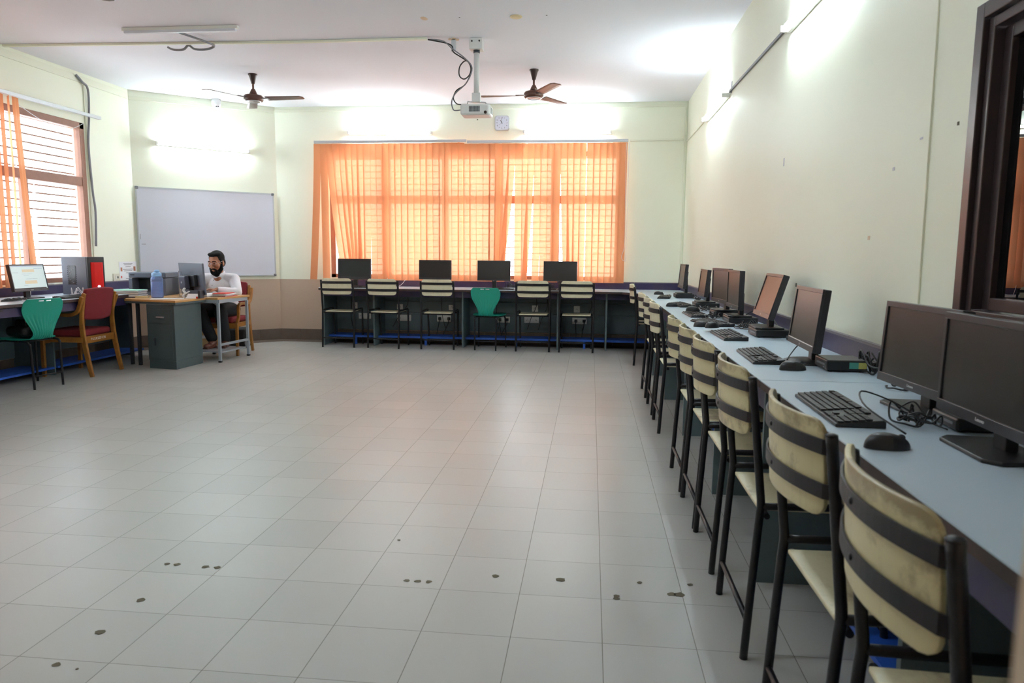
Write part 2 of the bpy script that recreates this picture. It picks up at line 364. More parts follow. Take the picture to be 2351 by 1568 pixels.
# ------------------------------------------------------------------ room shell
YN = .30     # room side of the near wall (doorway the photographer stands in)
C1 = (XL, 8.60); C2 = (-4.43, YB)
struct('floor', MB().prism([(XL-.3, -2.5), (XR+.3, -2.5), (XR+.3, YB+.3), (XL-.3, YB+.3)], -.1, 0), 'floor_tile')
struct('ceiling', MB().prism([(XL-.3, -2.5), (XR+.3, -2.5), (XR+.3, YB+.3), (XL-.3, YB+.3)], H, H+.1), 'ceiling_paint')
def wall_with_hole(fix, axis, a0, a1, th, holes):
    """axis 'x': wall spans x a0..a1 at y fix..fix+th ; axis 'y': spans y at x fix..fix+th"""
    mb = MB(); cuts = sorted(holes); cur = a0
    def B(p, q, z0, z1):
        if q-p < 1e-4 or z1-z0 < 1e-4: return
        lo, hi = min(fix, fix+th), max(fix, fix+th)
        if axis == 'x': mb.box(p, q, lo, hi, z0, z1)
        else: mb.box(lo, hi, p, q, z0, z1)
    for (h0, h1, z0, z1) in cuts:
        B(cur, h0, 0, H); B(h0, h1, 0, z0); B(h0, h1, z1, H); cur = h1
    B(cur, a1, 0, H); return mb
WB = (-3.66, .38, .90, 2.62)      # back window
WL = (4.85, 7.77, .90, 2.69)      # left window
WR = (.95, 2.515, 1.00, 2.04)     # right window
struct('wall_back', wall_with_hole(YB, 'x', -4.43, XR, .2, [WB]), 'wall_dado')
struct('wall_left', wall_with_hole(XL, 'y', -2.5, 8.60, -.2, [WL]), 'wall_dado')
struct('wall_right', wall_with_hole(XR, 'y', -2.5, YB+.2, .2, [WR]), 'wall_dado')
dx, dy = C2[0]-C1[0], C2[1]-C1[1]; L = sqrt(dx*dx+dy*dy); ux, uy = dx/L, dy/L; nx, ny = uy, -ux   # room-side normal
struct('wall_corner', MB().prism([C1, C2, (C2[0]-.05, C2[1]+.2), (C1[0]-.2, C1[1]+.05)], 0, H), 'wall_dado')
struct('wall_near', MB().prism([(.161, .27), (.19, .30), (XR, .30), (XR, .12), (.161, .12)], 0, H).prism([(XL, .30), (-1.0, .30), (-1.0, .12), (XL, .12)], 0, H).prism([(-1.0, .27), (.161, .27), (.161, .12), (-1, .12)], 2.9, H), 'peel_cream')
struct('wall_corridor', MB().box(XL, XR, -2.5, -2.3, 0, H), 'ceiling_paint')
# skirting and floor border
def skirt(name, p, q, off=.012):
    d = Vector((q[0]-p[0], q[1]-p[1], 0)); l = d.length; d.normalize(); n = Vector((d.y, -d.x, 0)); m = MB()
    k = max(1, round(l/.3)); w = l/k
    for i in range(k):
        a = Vector((p[0], p[1], 0))+d*(i*w+.0015); b = Vector((p[0], p[1], 0))+d*((i+1)*w-.0015)
        m.prism([tuple(a[:2]), tuple(b[:2]), tuple((b+n*off)[:2]), tuple((a+n*off)[:2])], 0.001, .155)
    return struct(name, m, 'skirting_tile')
skirt('baseboard_back', (-4.43, YB), (XR-.02, YB)); skirt('baseboard_corner', C1, C2)
skirt('baseboard_left', (XL, .5), (XL, 8.6)); skirt('baseboard_right', (XR, YB-.02), (XR, .5))
struct('trim_1', MB().prism([(-4.43, YB-.27), (-4.50, YB-.29), (-5.60, 8.52), (-5.53, 8.50), (-4.47, YB-.40), (-4.36, YB-.36), (.9, YB-.36), (.9, YB-.015), (-4.43, YB-.015)][:1]+[(-4.43, YB-.27)], .0005, .002) if False else MB().prism([(C2[0]+nx*.012, C2[1]+ny*.012-.003), (C1[0]+nx*.012, C1[1]+ny*.012), (C1[0]+nx*.22, C1[1]+ny*.22-.1), (C2[0]+.12, YB-.24), (.9, YB-.24), (.9, YB-.013), (C2[0]+.01, YB-.013)], .0002, .0018), 'skirting_tile')

# chips in the floor tiles
fl = bpy.data.objects['floor']
for i, (x, y, r) in enumerate([(-1.672, 2.563, .011), (-1.628, 2.562, .013), (-1.504, 2.556, .014), (-1.454, 2.557, .013), (-1.588, 2.269, .016), (-1.586, 2.048, .015), (-1.590, 1.86, .012), (-1.512, 1.847, .005),
        (-.812, 2.916, .008), (-.679, 2.541, .012), (-.635, 2.541, .012), (-.593, 2.541, .012), (-.345, 2.622, .014), (-.092, 2.624, .018), (.12, 2.516, .012), (.118, 2.496, .011), (.212, 2.638, .010), (.403, 2.645, .010), (.325, 2.557, .016), (.350, 2.556, .020)]):
    rnd = random.Random(i); n = 11
    poly = [(x+r*(.7+.5*rnd.random())*cos(2*pi*k/n)*1.1, y+r*(.7+.5*rnd.random())*sin(2*pi*k/n)*.95) for k in range(n)]
    obj('chipped_spot', MB().prism(poly, .0003, .0012), 'chip_dark', fl)

# ------------------------------------------------------------------ windows
def window(name, along, fix, w, rails, mulls, outdir, mt='frame_wood', fw_=.07, glass='window_glass'):
    a0, a1, z0, z1 = w; e = bpy.data.objects.new(name, None); COL.objects.link(e); e['kind'] = 'structure'
    y0, y1 = sorted((fix+outdir*.0, fix+outdir*.08))
    def B(m, p, q, lo, hi, s=0):
        if along == 'x': m.box(p, q, y0+s, y1-s, lo, hi)
        else: m.box(y0+s, y1-s, p, q, lo, hi)
        return m
    fr = MB(); B(fr, a0, a0+fw_, z0, z1); B(fr, a1-fw_, a1, z0, z1); B(fr, a0, a1, z0, z0+.05); B(fr, a0, a1, z1-fw_, z1)
    obj('window_frame', fr, mt, e, bev=.004)
    for r0, r1 in rails: obj('transom', B(MB(), a0+fw_, a1-fw_, r0, r1, .005), mt, e, bev=.003)
    for m0, m1, lo, hi in mulls: obj('mullion', B(MB(), m0, m1, lo, hi, .008), mt, e, bev=.003)
    g = MB(); gy = (y0+y1)/2
    if along == 'x': g.box(a0+.02, a1-.02, gy-.002, gy+.002, z0+.02, z1-.02)
    else: g.box(gy-.002, gy+.002, a0+.02, a1-.02, z0+.02, z1-.02)
    obj('glass', g, glass, e)
    gr = MB(); z = z0+.09; q = fix+outdir*.16
    while z < z1-.04:
        if along == 'x': gr.box(a0, a1, q-.006, q+.006, z, z+.013)
        else: gr.box(q-.008, q+.008, a0, a1, z, z+.014)
        z += .0865
    obj('security_bars', gr, 'frame_wood', e); return e
window('window_1', 'x', YB, WB, [(1.93, 2.04)], [(-2.92, -2.80, .95, 2.55), (-2.06, -1.98, .95, 2.55), (-1.33, -1.22, .95, 2.55), (-.56, -.44, .95, 2.55)], 1)
window('window_2', 'y', XL, WL, [(1.98, 2.08)], [(6.84, 6.90, .95, 1.98), (5.85, 5.93, .95, 2.62)], -1)
# dark aluminium sliding window on the right wall
e = bpy.data.objects.new('window_3', None); COL.objects.link(e); e['kind'] = 'structure'
def ring(mb, y0, y1, z0, z1, w, x0, x1):
    mb.box(x0, x1, y0, y0+w, z0, z1); mb.box(x0, x1, y1-w, y1, z0, z1); mb.box(x0, x1, y0+w, y1-w, z0, z0+w); mb.box(x0, x1, y0+w, y1-w, z1-w, z1); return mb
obj('outer_frame', ring(MB(), WR[0], WR[1], WR[2], WR[3], .048, XR-.022, XR+.06), 'bronze_frame', e, bev=.003)
obj('inner_frame', ring(MB(), WR[0]+.052, WR[1]-.052, WR[2]+.052, WR[3]-.052, .032, XR-.006, XR+.09), 'bronze_frame', e, bev=.003)
obj('sash', ring(MB(), WR[0]+.088, WR[1]-.088, WR[2]+.086, WR[3]-.088, .04, XR+.025, XR+.07), 'bronze_frame', e, bev=.003)
obj('glass', box(XR+.045, XR+.05, WR[0]+.12, WR[1]-.125, WR[2]+.12, WR[3]-.125), 'dark_glass', e)

# ------------------------------------------------------------------ vertical blinds
def blind(name, label, along, fix, zt, zb, a0, a1, slats, outdir):
    """slats: list of (pos_top, shift_bottom, angle, twist)"""
    e = thing(name, label, 'window blind')
    m = MB()
    if along == 'x': m.box(a0, a1, fix-.02, fix+.02, zt, zt+.035)
    else: m.box(fix-.02, fix+.02, a0, a1, zt, zt+.035)
    obj('head_rail', m, 'aluminium', e, bev=.003)
    for (p, sh, ang, tw) in slats:
        def fn(u, v, p=p, sh=sh, ang=ang, tw=tw):
            z = zb+(zt-zb-.006)*v; k = (1-v); s = (u-.5)*.1
            a = ang+tw*k; c = .004*sin(pi*u)
            X = p+sh*(k**1.4)+s*cos(a)-c*sin(a); Y = s*sin(a)+c*cos(a)
            return (X, fix+Y, z) if along == 'x' else (fix+Y, X, z)
        obj('slat', MB().grid(fn, 4, 12), 'blind_fabric', e)
    return e
YF = 9.67
sl = []; rnd = random.Random(3)
n = 49; x0 = -3.775; pit = (.395+3.775)/(n-1)
for i in range(n):
    sl.append([x0+i*pit+rnd.uniform(-.006, .006), rnd.uniform(-.008, .008), .26+.16*rnd.uniform(-1, 1), 0])
sl[0][1] = -.10; sl[0][2] = .05; sl[1][1] = .0; sl[1][2] = .1
for i, s_ in zip(range(2, 7), (.20, .19, .14, .10, .05)): sl[i][1] = s_
for i in (4, 5): sl[i][3] = .55
for i in (9, 20, 26): sl[i][2] = -.3
for i, k in ((23, .62), (27, .2), (33, .66), (42, .55), (12, .45), (17, .4)): sl[i][2] = k
sl[28][2] = -.2; sl[29][1] = -.02; sl[29][2] = .5; sl[30][1] = -.05; sl[30][3] = .5; sl[31][1] = -.17; sl[31][3] = .8; sl[31][2] = .1
sl[34][1] = -.085; sl[34][3] = .5; sl[35][1] = -.02; sl[38][1] = -.02; sl[38][3] = .5; sl[39][1] = .06; sl[39][3] = .3; sl[40][1] = .02
sl[48][2] = .05; sl[47][2] = .2
spl = 24
blind('vertical_blind', 'left half of the orange back window blind, slats leaning at its left edge', 'x', YF, 2.735, .872, -3.82, -1.70, sl[:spl], 1)
blind('vertical_blind', 'right half of the orange vertical blind on the back window, with several gaps between slats', 'x', YF, 2.72, .872, -1.69, .45, sl[spl:], 1)
sl2 = [[6.66-.0865*i, 0, -.35+.2*rnd.uniform(-1, 1), 0] for i in range(22)]
sl2[0][1] = .10; sl2[1][2] = -.9; sl2[0][2] = -.15
blind('vertical_blind', 'orange vertical blind drawn back from the barred window in the left wall', 'y', XL+.12, 2.75, .88, 4.7, 7.89, sl2, -1)
def cord(label, pts, r=.004, mt='cable_white', name='pull_cord', cat='cord', group=None):
    return tag(obj(name, MB().tube(smooth_path(pts, 5), r, 6), mt), label, cat, group)
cord('white looped pull cord hanging at the right edge of the orange blind', [(.425, YF-.05, 2.70), (.43, YF-.05, 2.0), (.435, YF-.05, 1.4), (.40, YF-.05, 1.22), (.44, YF-.06, 1.17), (.455, YF-.06, 1.25), (.46, YF-.05, 2.0), (.462, YF-.05, 2.70)], .003)
cord('white cord sagging under the headrail of the left window', [(XL+.05, 6.75, 2.71), (XL+.04, 7.1, 2.60), (XL+.04, 7.45, 2.57), (XL+.04, 7.72, 2.68)], .003)

# ------------------------------------------------------------------ tube lights
def tube_light(label, p, q, nrm, lit=True, group='wall tube lights', depth=.055):
    p = Vector(p); q = Vector(q); n = Vector(nrm).normalized(); d = (q-p).normalized(); up_ = n.cross(d); c = (p+q)/2; l = (q-p).length
    e = thing('tube_light', label, 'tube light', tuple(c), 0, group)
    def B(a0, a1, u0, u1, n0, n1):
        vs = [tuple(d*a+up_*u+n*m) for m in (n0, n1) for a, u in ((a0, u0), (a1, u0), (a1, u1), (a0, u1))]
        return MB().put(vs, [(3, 2, 1, 0), (4, 5, 6, 7), (0, 1, 5, 4), (1, 2, 6, 5), (2, 3, 7, 6), (3, 0, 4, 7)])
    obj('housing', B(-l/2-.02, l/2+.02, -.02, .02, .002, .028), 'white_plastic', e)
    if lit:
        obj('glowing_tube', MB().tube([tuple(d*(-l/2)+n*depth), tuple(d*(l/2)+n*depth)], .013, 12), 'tube_glow', e)
        for s_ in (-1, 1): obj('end_cap', B(s_*(l/2+.006)-.012, s_*(l/2+.006)+.012, -.018, .018, .028, depth+.016), 'white_plastic', e)
    else:
        obj('diffuser', B(-l/2, l/2, -.018, .018, .028, .05), 'lamp_off', e)
    return e
tube_light('glowing tube light above the whiteboard', (-5.571+nx*.0, 8.799, 2.62), (-4.722, 9.537, 2.615), (nx, ny, 0))
tube_light('glowing tube light above the left half of the orange blinds', (-3.35, YB, 2.885), (-2.21, YB, 2.875), (0, -1, 0))
tube_light('glowing tube light above the orange blinds, right of the clock', (-.925, YB, 2.87), (.215, YB, 2.86), (0, -1, 0))
tube_light('glowing tube light high on the right wall, cut by the top of the photo', (XR, 3.68, 2.66), (XR, 4.82, 2.665), (-1, 0, 0))
tube_light('glowing tube light high on the right wall, farther from the camera', (XR, 6.88, 2.70), (XR, 8.05, 2.70), (-1, 0, 0))
tube_light('added fill tube light on the ceiling inside the doorway, unseen above the camera', (-1.75, 1.9, H), (-.60, 1.9, H), (0, 0, -1))  # added lamp out of view, brightens the dark front of the room
tube_light('second added fill tube light on the ceiling, out of view past the doorway', (-2.3, 3.2, H), (-1.15, 3.2, H), (0, 0, -1))  # another unseen lamp, added as fill for the right wall and foreground
tube_light('unlit white batten light on the ceiling, left of the projector', (-4.24, 6.30, H), (-3.19, 6.31, H), (0, 0, -1), lit=False, group='ceiling lights')

# ------------------------------------------------------------------ conduits and cable trunking
def trunk(label, pts, w=.022, d=.014, mt='white_plastic', side=(0, 0, 1), cat='cable trunking', name='cable_trunking'):
    return tag(obj(name, MB().bar(pts, w, d, side), mt), label, cat)
mat('trunk_cream', rgb(232, 234, 214), .5)
trunk('cream cable trunking along the top of the back wall', [(-4.42, YB-.008, 3.195), (XR-.03, YB-.008, 3.195)], .03, mt='trunk_cream')
trunk('cream cable trunking along the top of the wall above the whiteboard', [(C1[0]+nx*.01+ux*.01, C1[1]+ny*.01+uy*.01, 3.15), (C2[0]+nx*.01-ux*.02, C2[1]+ny*.01-uy*.02, 3.19)], .045, mt='trunk_cream')
trunk('cream cable trunking along the top of the left wall', [(XL+.008, 5.5, 3.18), (XL+.008, 8.58, 3.17)], .075, mt='trunk_cream')
trunk('cream trunking running down the far right corner of the back wall', [(XR-.03, YB-.008, 3.17), (XR-.03, YB-.008, 1.13)], .02, mt='trunk_cream', side=(1, 0, 0))
trunk('short cream trunking between the orange blind and the right corner', [(.48, YB-.008, 2.755), (XR-.045, YB-.008, 2.765)], .022, mt='trunk_cream')
trunk('cable trunking on the right wall between the two tube lights', [(XR-.008, 4.86, 2.70), (XR-.008, 6.84, 2.725)], .02, mt='grille_grey')
trunk('short cable trunking on the right wall between far tube light and corner', [(XR-.008, 8.1, 2.725), (XR-.008, YB-.03, 2.74)], .02, mt='trunk_cream')
trunk('thin cream conduit running down the right wall beside the dark window', [(XR-.005, 2.845, H-.01), (XR-.005, 2.82, 2.0), (XR-.005, 2.80, .90)], .007, .005, mt='trunk_cream', side=(0, 1, 0))
trunk('white cable trunking across the ceiling from the left wall to the projector', [(XL+.02, 6.68, H-.012), (-3.83, 6.76, H-.012), (-2.9, 6.80, H-.012), (-1.57, 6.80, H-.012)], .03, .02, mt='trunk_cream', side=(0, 1, 0))
cord('grey cable loops hanging from the ceiling trunking below the unlit light', [(-4.14, 6.80, H-.03), (-4.08, 6.80, H-.055), (-3.98, 6.80, H-.055), (-3.92, 6.79, H-.02), (-3.86, 6.80, H-.055), (-3.74, 6.80, H-.058), (-3.66, 6.79, H-.03), (-3.68, 6.62, H-.03), (-3.76, 6.36, H-.03)], .011, 'cable_grey', 'cable', 'cable')
cord('thick grey conduit running down the left wall beside the window', [(XL+.03, 7.66, 3.20), (XL+.04, 7.74, 3.14), (XL+.03, 7.84, 3.08), (XL+.025, 7.84, 2.8), (XL+.025, 7.80, 2.45), (XL+.025, 7.82, 1.95), (XL+.03, 7.84, 1.7), (XL+.025, 7.82, 1.3)], .013, 'cable_grey', 'conduit', 'conduit')
trunk('thin white trunking running down beside the left window frame', [(XL+.008, 7.80, 3.12), (XL+.008, 7.80, 1.0)], .014, .012, mt='trunk_cream', side=(0, 1, 0))

# ------------------------------------------------------------------ ceiling fittings
def fan(label, x, y, angs, drop=.33):
    e = thing('ceiling_fan', label, 'ceiling fan', (x, y, H), 0, 'brown ceiling fans')
    obj('canopy', MB().lathe([(.05, 0), (.05, -.012), (.042, -.02), (.02, -.105), (.014, -.11)]), 'fan_dark', e)
    obj('down_rod', MB().lathe([(.011, -.09), (.011, -.16), (.02, -.165), (.048, -.225)], 16), 'fan_brown', e)
    obj('motor', MB().lathe([(.03, -.215), (.055, -.23), (.095, -.235), (.108, -.25), (.108, -.285), (.095, -.30), (.05, -.306), (.01, -.307)], 32), 'fan_brown', e)
    obj('motor_ring', MB().lathe([(.085, -.298), (.088, -.306), (.075, -.308), (.072, -.300)], 32, False), 'silver', e)
    for a in angs:
        a = radians(a)
        m = MB().at((0, 0, -.268), a)
        def fn(u, v):
            r = .16+.44*u; w = (.055+.012*u)*(1 if u < .93 else sqrt(max(.05, 1-((u-.93)/.08)**2))); return (r, (v-.5)*2*w*.95, -.16*(v-.5)*.1*(1.4-u)-.004)
        m.grid(fn, 16, 4)
        bl = obj('blade', m, 'fan_brown', e, solid=.004)
        obj('blade_bracket', MB().at((0, 0, -.268), a).box(.095, .2, -.018, .018, -.004, .003), 'fan_dark', bl)
    return e
fan('brown ceiling fan above the whiteboard corner, left of the projector', -3.86, 7.99, (-2, 118, 238))
fan('brown ceiling fan right of the projector', -.665, 8.045, (178, 58, -62))
fan('brown ceiling fan of which one blade tip shows at the top left', -3.75, 4.42, (43, 163, 283))
# security camera
e = thing('security_camera', 'small white dome camera at the ceiling above the whiteboard', 'security camera', (-5.02+nx*.02, 9.275+ny*.02, 3.2), math.atan2(ny, nx)+pi/2)
obj('housing', MB().at((0, -.05, 0)).lathe([(.058, .045), (.06, -.02), (.05, -.045), (.03, -.05)]), 'projector_white', e)
obj('ball', MB().ball((0, -.06, -.05), .042), 'projector_white', e)
for s_ in (-1, 1): obj('lens', MB().ball((.012*s_, -.10, -.053), .008), 'black_plastic', e)
# projector
e = thing('projector', 'white projector hanging from a ceiling pole above the middle of the room', 'projector', (-1.115, 6.90, H))
obj('ceiling_plate', box(-.062, .062, -.06, .06, -.10, -.001), 'projector_white', e, bev=.004)
for s_ in (-1, 1): obj('bolt', MB().cyl((s_*.035, -.06, -.03), (s_*.035, -.068, -.03), .008), 'steel_dark', e)
obj('collar', MB().cyl((0, 0, -.10), (0, 0, -.125), .031), 'steel_dark', e)
obj('pole', MB().cyl((0, 0, -.12), (0, 0, -.49), .027), 'projector_white', e)
obj('swivel_bracket', box(-.04, .04, -.035, .035, -.575, -.49), 'projector_white', e, bev=.005)
obj('mounting_arm', MB().tube([(-.09, 0, -.60), (-.085, 0, -.565), (0, 0, -.57), (.085, 0, -.575), (.10, 0, -.60)], .006), 'silver', e)
b_ = obj('body', MB().prism([(-.14, -.10), (.12, -.10), (.145, -.07), (.145, .10), (-.14, .10)], -.705, -.605), 'projector_white', e, bev=.018, segs=3)
g = MB()
for i in range(9):
    for j in range(5): g.box(-.055+i*.0115, -.055+i*.0115+.009, -.1035, -.099, -.675+j*.0105, -.675+j*.0105+.008)
obj('vent_grille', g, 'steel_dark', b_)
obj('lens', MB().cyl((.10, -.098, -.682), (.10, -.106, -.684), .014), 'lens', b_)
obj('side_vent', box(.143, .1475, -.04, .06, -.68, -.63), 'steel_dark', b_)
e = thing('ceiling_bracket', 'small rusty metal bracket on the ceiling beside the projector pole', 'bracket', (-1.33, 6.875, H))
obj('base_plate', MB().at((0, 0, 0), .3).box(-.05, .05, -.02, .02, -.006, 0).box(-.015, .015, -.05, .05, -.006, 0), 'peel_cream', e)
obj('hook_plate', box(-.022, .022, -.004, .004, -.11, -.005), 'aluminium', e)
cord('dark cable looping from the ceiling bracket down to the projector', [(-1.56, 6.80, H-.02), (-1.40, 6.83, H-.045), (-1.34, 6.85, H-.07), (-1.33, 6.85, H-.12), (-1.25, 6.87, H-.17), (-1.19, 6.87, H-.21), (-1.165, 6.87, H-.27), (-1.18, 6.87, H-.33), (-1.23, 6.87, H-.365), (-1.275, 6.87, H-.33), (-1.27, 6.87, H-.25), (-1.215, 6.865, H-.20), (-1.165, 6.86, H-.24), (-1.17, 6.86, H-.33), (-1.22, 6.86, H-.42), (-1.30, 6.86, H-.47), (-1.33, 6.86, H-.54), (-1.30, 6.86, H-.59), (-1.255, 6.86, H-.60)], .006, 'cable_black', 'cable', 'cable')
cord('grey cable looping beside the dark one and into the projector side', [(-1.56, 6.81, H-.015), (-1.42, 6.82, H-.03), (-1.33, 6.84, H-.10), (-1.22, 6.85, H-.18), (-1.15, 6.85, H-.27), (-1.20, 6.85, H-.40), (-1.31, 6.85, H-.50), (-1.345, 6.85, H-.58), (-1.33, 6.85, H-.645), (-1.30, 6.85, H-.655), (-1.255, 6.85, H-.65)], .006, 'cable_grey', 'cable', 'cable')
# ceiling patches
tag(obj('ceiling_rose', MB().at((-.677, 6.286, H)).lathe([(.052, 0), (.052, -.006), (.04, -.01), (.005, -.011)]), 'sticker_yellow'), 'round yellowed cover plate on the ceiling right of the projector', 'ceiling cover')
bpy.data.objects['ceiling_rose'].data.materials[0] = mat('old_cream', rgb(222, 204, 160), .6)
obj('bare_patch', MB().prism([(-1.47+.03*cos(a*.7)*(1+.2*sin(a*3)), 6.268+.05*sin(a*.7)) for a in range(9)], H-.001, H-.0002), 'peel_cream', bpy.data.objects['ceiling'])
for x, y in ((-1.161, 6.267), (-.417, 6.275)): obj('nail_hole', MB().at((x, y, H)).lathe([(.007, 0), (.007, -.001), (.001, -.0012)], 8), 'chip_dark', bpy.data.objects['ceiling'])

# clock
e = thing('wall_clock', 'square white wall clock with rounded corners above the orange blinds', 'clock', (-1.23, YB, 2.995))
def rrect(w, h, r, n=6):
    out = []
    for cx, cy, a0 in ((w-r, h-r, 0), (-w+r, h-r, pi/2), (-w+r, -h+r, pi), (w-r, -h+r, 3*pi/2)):
        for k in range(n+1): out.append((cx+r*cos(a0+k*pi/2/n), cy+r*sin(a0+k*pi/2/n)))
    return out
def upright(poly, y0, y1):
    m = MB(); m.M = Matrix(((1, 0, 0, 0), (0, 0, -1, 0), (0, 1, 0, 0), (0, 0, 0, 1))); return m.prism(poly, y0, y1)
obj('case', upright(rrect(.098, .098, .032), .001, .035), 'aluminium', e, bev=.004)
obj('face', upright(rrect(.087, .087, .027), .034, .0365), 'whiteboard', e)
for k in range(1, 13):
    a = pi/2-k*pi/6; rr = .068/max(abs(cos(a)), abs(sin(a)))**.5
    text('numeral', str(k), .024, 'black_plastic', e, FM((rr*cos(a), -.037, rr*sin(a)), (1, 0, 0), (0, 0, 1)))
def hand(nm, a, l, w):
    d = Vector((sin(a), 0, cos(a))); p = Vector((-d.z, 0, d.x))
    return obj(nm, MB().bar([tuple(-d*.012+Vector((0, -.039, 0))), tuple(d*l+Vector((0, -.039, 0)))], w, .001, (p.x, 0, p.z)), 'black_plastic', e)
hand('hour_hand', radians(-32), .042, .006); hand('minute_hand', radians(-4), .066, .004); hand('second_hand', radians(238), .05, .0015)

# whiteboard
ang = math.atan2(uy, ux)
e = thing('whiteboard', 'blank whiteboard with aluminium frame on the corner wall behind the seated man', 'whiteboard', (C1[0]+ux*.89+nx*.012, C1[1]+uy*.89+ny*.012, 1.488), ang)
W2, H2 = .868, .575
obj('panel', box(-W2+.012, W2-.012, -.014, 0, -H2+.012, H2-.012), 'whiteboard', e)
m = MB(); m.box(-W2, W2, -.02, .002, H2-.016, H2); m.box(-W2, W2, -.02, .002, -H2, -H2+.016); m.box(-W2, -W2+.016, -.02, .002, -H2, H2); m.box(W2-.016, W2, -.02, .002, -H2, H2)
obj('frame', m, 'aluminium', e)
for sx_ in (-1, 1):
    for sz_ in (-1, 1): obj('corner_cap', box(*sorted((sx_*(W2+.004), sx_*(W2-.035))), -.024, .003, *sorted((sz_*(H2+.004), sz_*(H2-.03)))), 'grille_grey', e, bev=.008)
obj('marker_smudge', MB().box(-W2+.03, -W2+.034, -.0148, -.0138, -.09, -.02).box(-W2+.04, -W2+.09, -.0148, -.0138, -.155, -.150), 'grille_grey', e)

# wall scuffs on the right wall
wr = bpy.data.objects['wall_right']
for y, z, w, h, mt_ in ((4.85, 1.852, .012, .05, 'paper_grey'), (3.337, 1.334, .012, .018, 'peel_cream'), (3.123, 1.608, .010, .014, 'paper_grey'), (6.79, 2.753, .02, .10, 'grille_grey'), (2.889, 1.693, .012, .008, 'paper_grey'), (2.62, 1.70, .006, .012, 'chip_dark'), (4.42, 1.08, .012, .022, 'chip_dark')):
    obj('scuff', box(XR-.0012, XR+.0005, y-w, y+w, z-h/2, z+h/2), mt_, wr)
wb_ = bpy.data.objects['wall_back']
obj('nail_hole', box(-1.575, -1.56, YB-.001, YB, 3.04, 3.055), 'chip_dark', wb_)

# ------------------------------------------------------------------ counters
ZD = .783
def worktop(label, poly, edge_th=.03, group='grey laminate worktops', z=ZD, strips=()):
    e = thing('worktop', label, 'worktop', (0, 0, 0), 0, group)
    obj('laminate_top', MB().prism(poly, z-.004, z), 'desk_laminate', e)
    c = Vector((sum(p[0] for p in poly)/len(poly), sum(p[1] for p in poly)/len(poly)))
    obj('core_board', MB().prism(poly, z-edge_th, z-.004), 'desk_edge', e)
    for s_ in strips: obj('backsplash', box(*s_, z, z+.088), 'purple_laminate', e, 'purple laminate backsplash'); obj('backsplash_cap', box(*s_, z+.088, z+.1), 'grey_strip', e)
    return e
XF = .648; YFB = 9.13
worktop('long grey worktop along the right wall holding the far computers', [(XF, 2.752), (XR-.002, 2.752), (XR-.002, YB-.002), (XF-.05, YB-.002), (XF-.25, YFB-.02), (XF-.09, YFB-.25), (XF, 8.6)], strips=[(XR-.022, XR-.001, 2.75, YB-.023), (XF-.058, XR-.001, YB-.022, YB-.001)])
worktop('near grey worktop along the right wall, with two large dark monitors', [(XF, .5), (XR-.002, .5), (XR-.002, 2.748), (XF, 2.748)], strips=[(XR-.022, XR-.001, .5, 2.749)])
worktop('grey worktop under the orange blinds on the back wall', [(-3.60, YFB), (XF-.252, YFB), (XF-.055, YB-.002), (-3.74, YB-.002)], strips=[(-3.72, XF-.06, YB-.022, YB-.001)])
worktop('grey worktop along the left wall with the lit monitor and tower', [(XL+.002, 4.3), (-4.975, 4.3), (-4.975, 7.20), (-5.45, 7.20), (-5.45, 8.58), (XL+.002, 8.58)], strips=[(XL+.001, XL+.022, 4.3, 8.58)])
struct_no = 0
def desk_unit(label, loc, rz, w, depth, group, sockets=()):
    """local: x along the front (0..w), y into the wall (0 = front)"""
    e = thing('desk_unit', label, 'desk unit', loc, rz, group)
    obj('side_panel', box(0, .02, .0, depth, .0, ZD-.031), 'panel_greygreen', e)
    obj('drawer_front', box(.022, w-.002, .012, .03, ZD-.115, ZD-.036), 'purple_laminate', e)
    obj('drawer_pull', box(.06, .22, .004, .013, ZD-.055, ZD-.043), 'black_plastic', e)
    obj('back_panel', box(.022, w-.002, depth-.02, depth-.004, .17, ZD-.032), 'panel_greygreen', e)
    obj('cable_ledge', box(.022, w-.002, depth-.055, depth-.02, .405, .425), 'panel_greygreen', e)
    obj('upper_ledge', box(.022, w-.002, depth-.04, depth-.02, .565, .578), 'panel_greygreen', e)
    fr = obj('foot_rest', box(.022, w-.002, depth-.36, depth-.06, .098, .125), 'blue_board', e)
    obj('foot_rest_leg', box(w*.55, w*.55+.03, depth-.35, depth-.33, 0, .098), 'blue_board', fr)
    return e
D = YB-.012-(YFB+.14)
gb = 'desk units under the back worktop'
desk_unit('desk unit under the back worktop at its left end', (-3.60, YFB+.14, 0), 0, .70, D, gb)
desk_unit('desk unit under the back worktop, second from the left', (-2.90, YFB+.14, 0), 0, 1.21, D, gb)
desk_unit('desk unit under the back worktop behind the teal chair', (-1.69, YFB+.14, 0), 0, 1.26, D, gb)
desk_unit('narrow desk unit under the back worktop, behind the rightmost back chair', (-.43, YFB+.14, 0), 0, .63, D, gb)
desk_unit('desk unit under the back worktop in the right corner', (.20, YFB+.14, 0), 0, .95, D, gb)
gr_ = 'desk units under the right worktop'
DR = XR-.012-.66
names = ['desk unit under the right worktop, nearest the camera', 'desk unit under the right worktop where the two worktops meet', 'desk unit under the right worktop, behind the fourth and fifth nearest chairs', 'desk unit under the right worktop, in the middle of the row', 'desk unit under the right worktop, behind the seventh chair', 'desk unit under the right worktop, last before the back corner']
ys = [1.45, 2.70, 3.70, 4.95, 6.20, 7.45]; ws = [.98, 1.25, 1.0, 1.25, 1.25, 1.25]
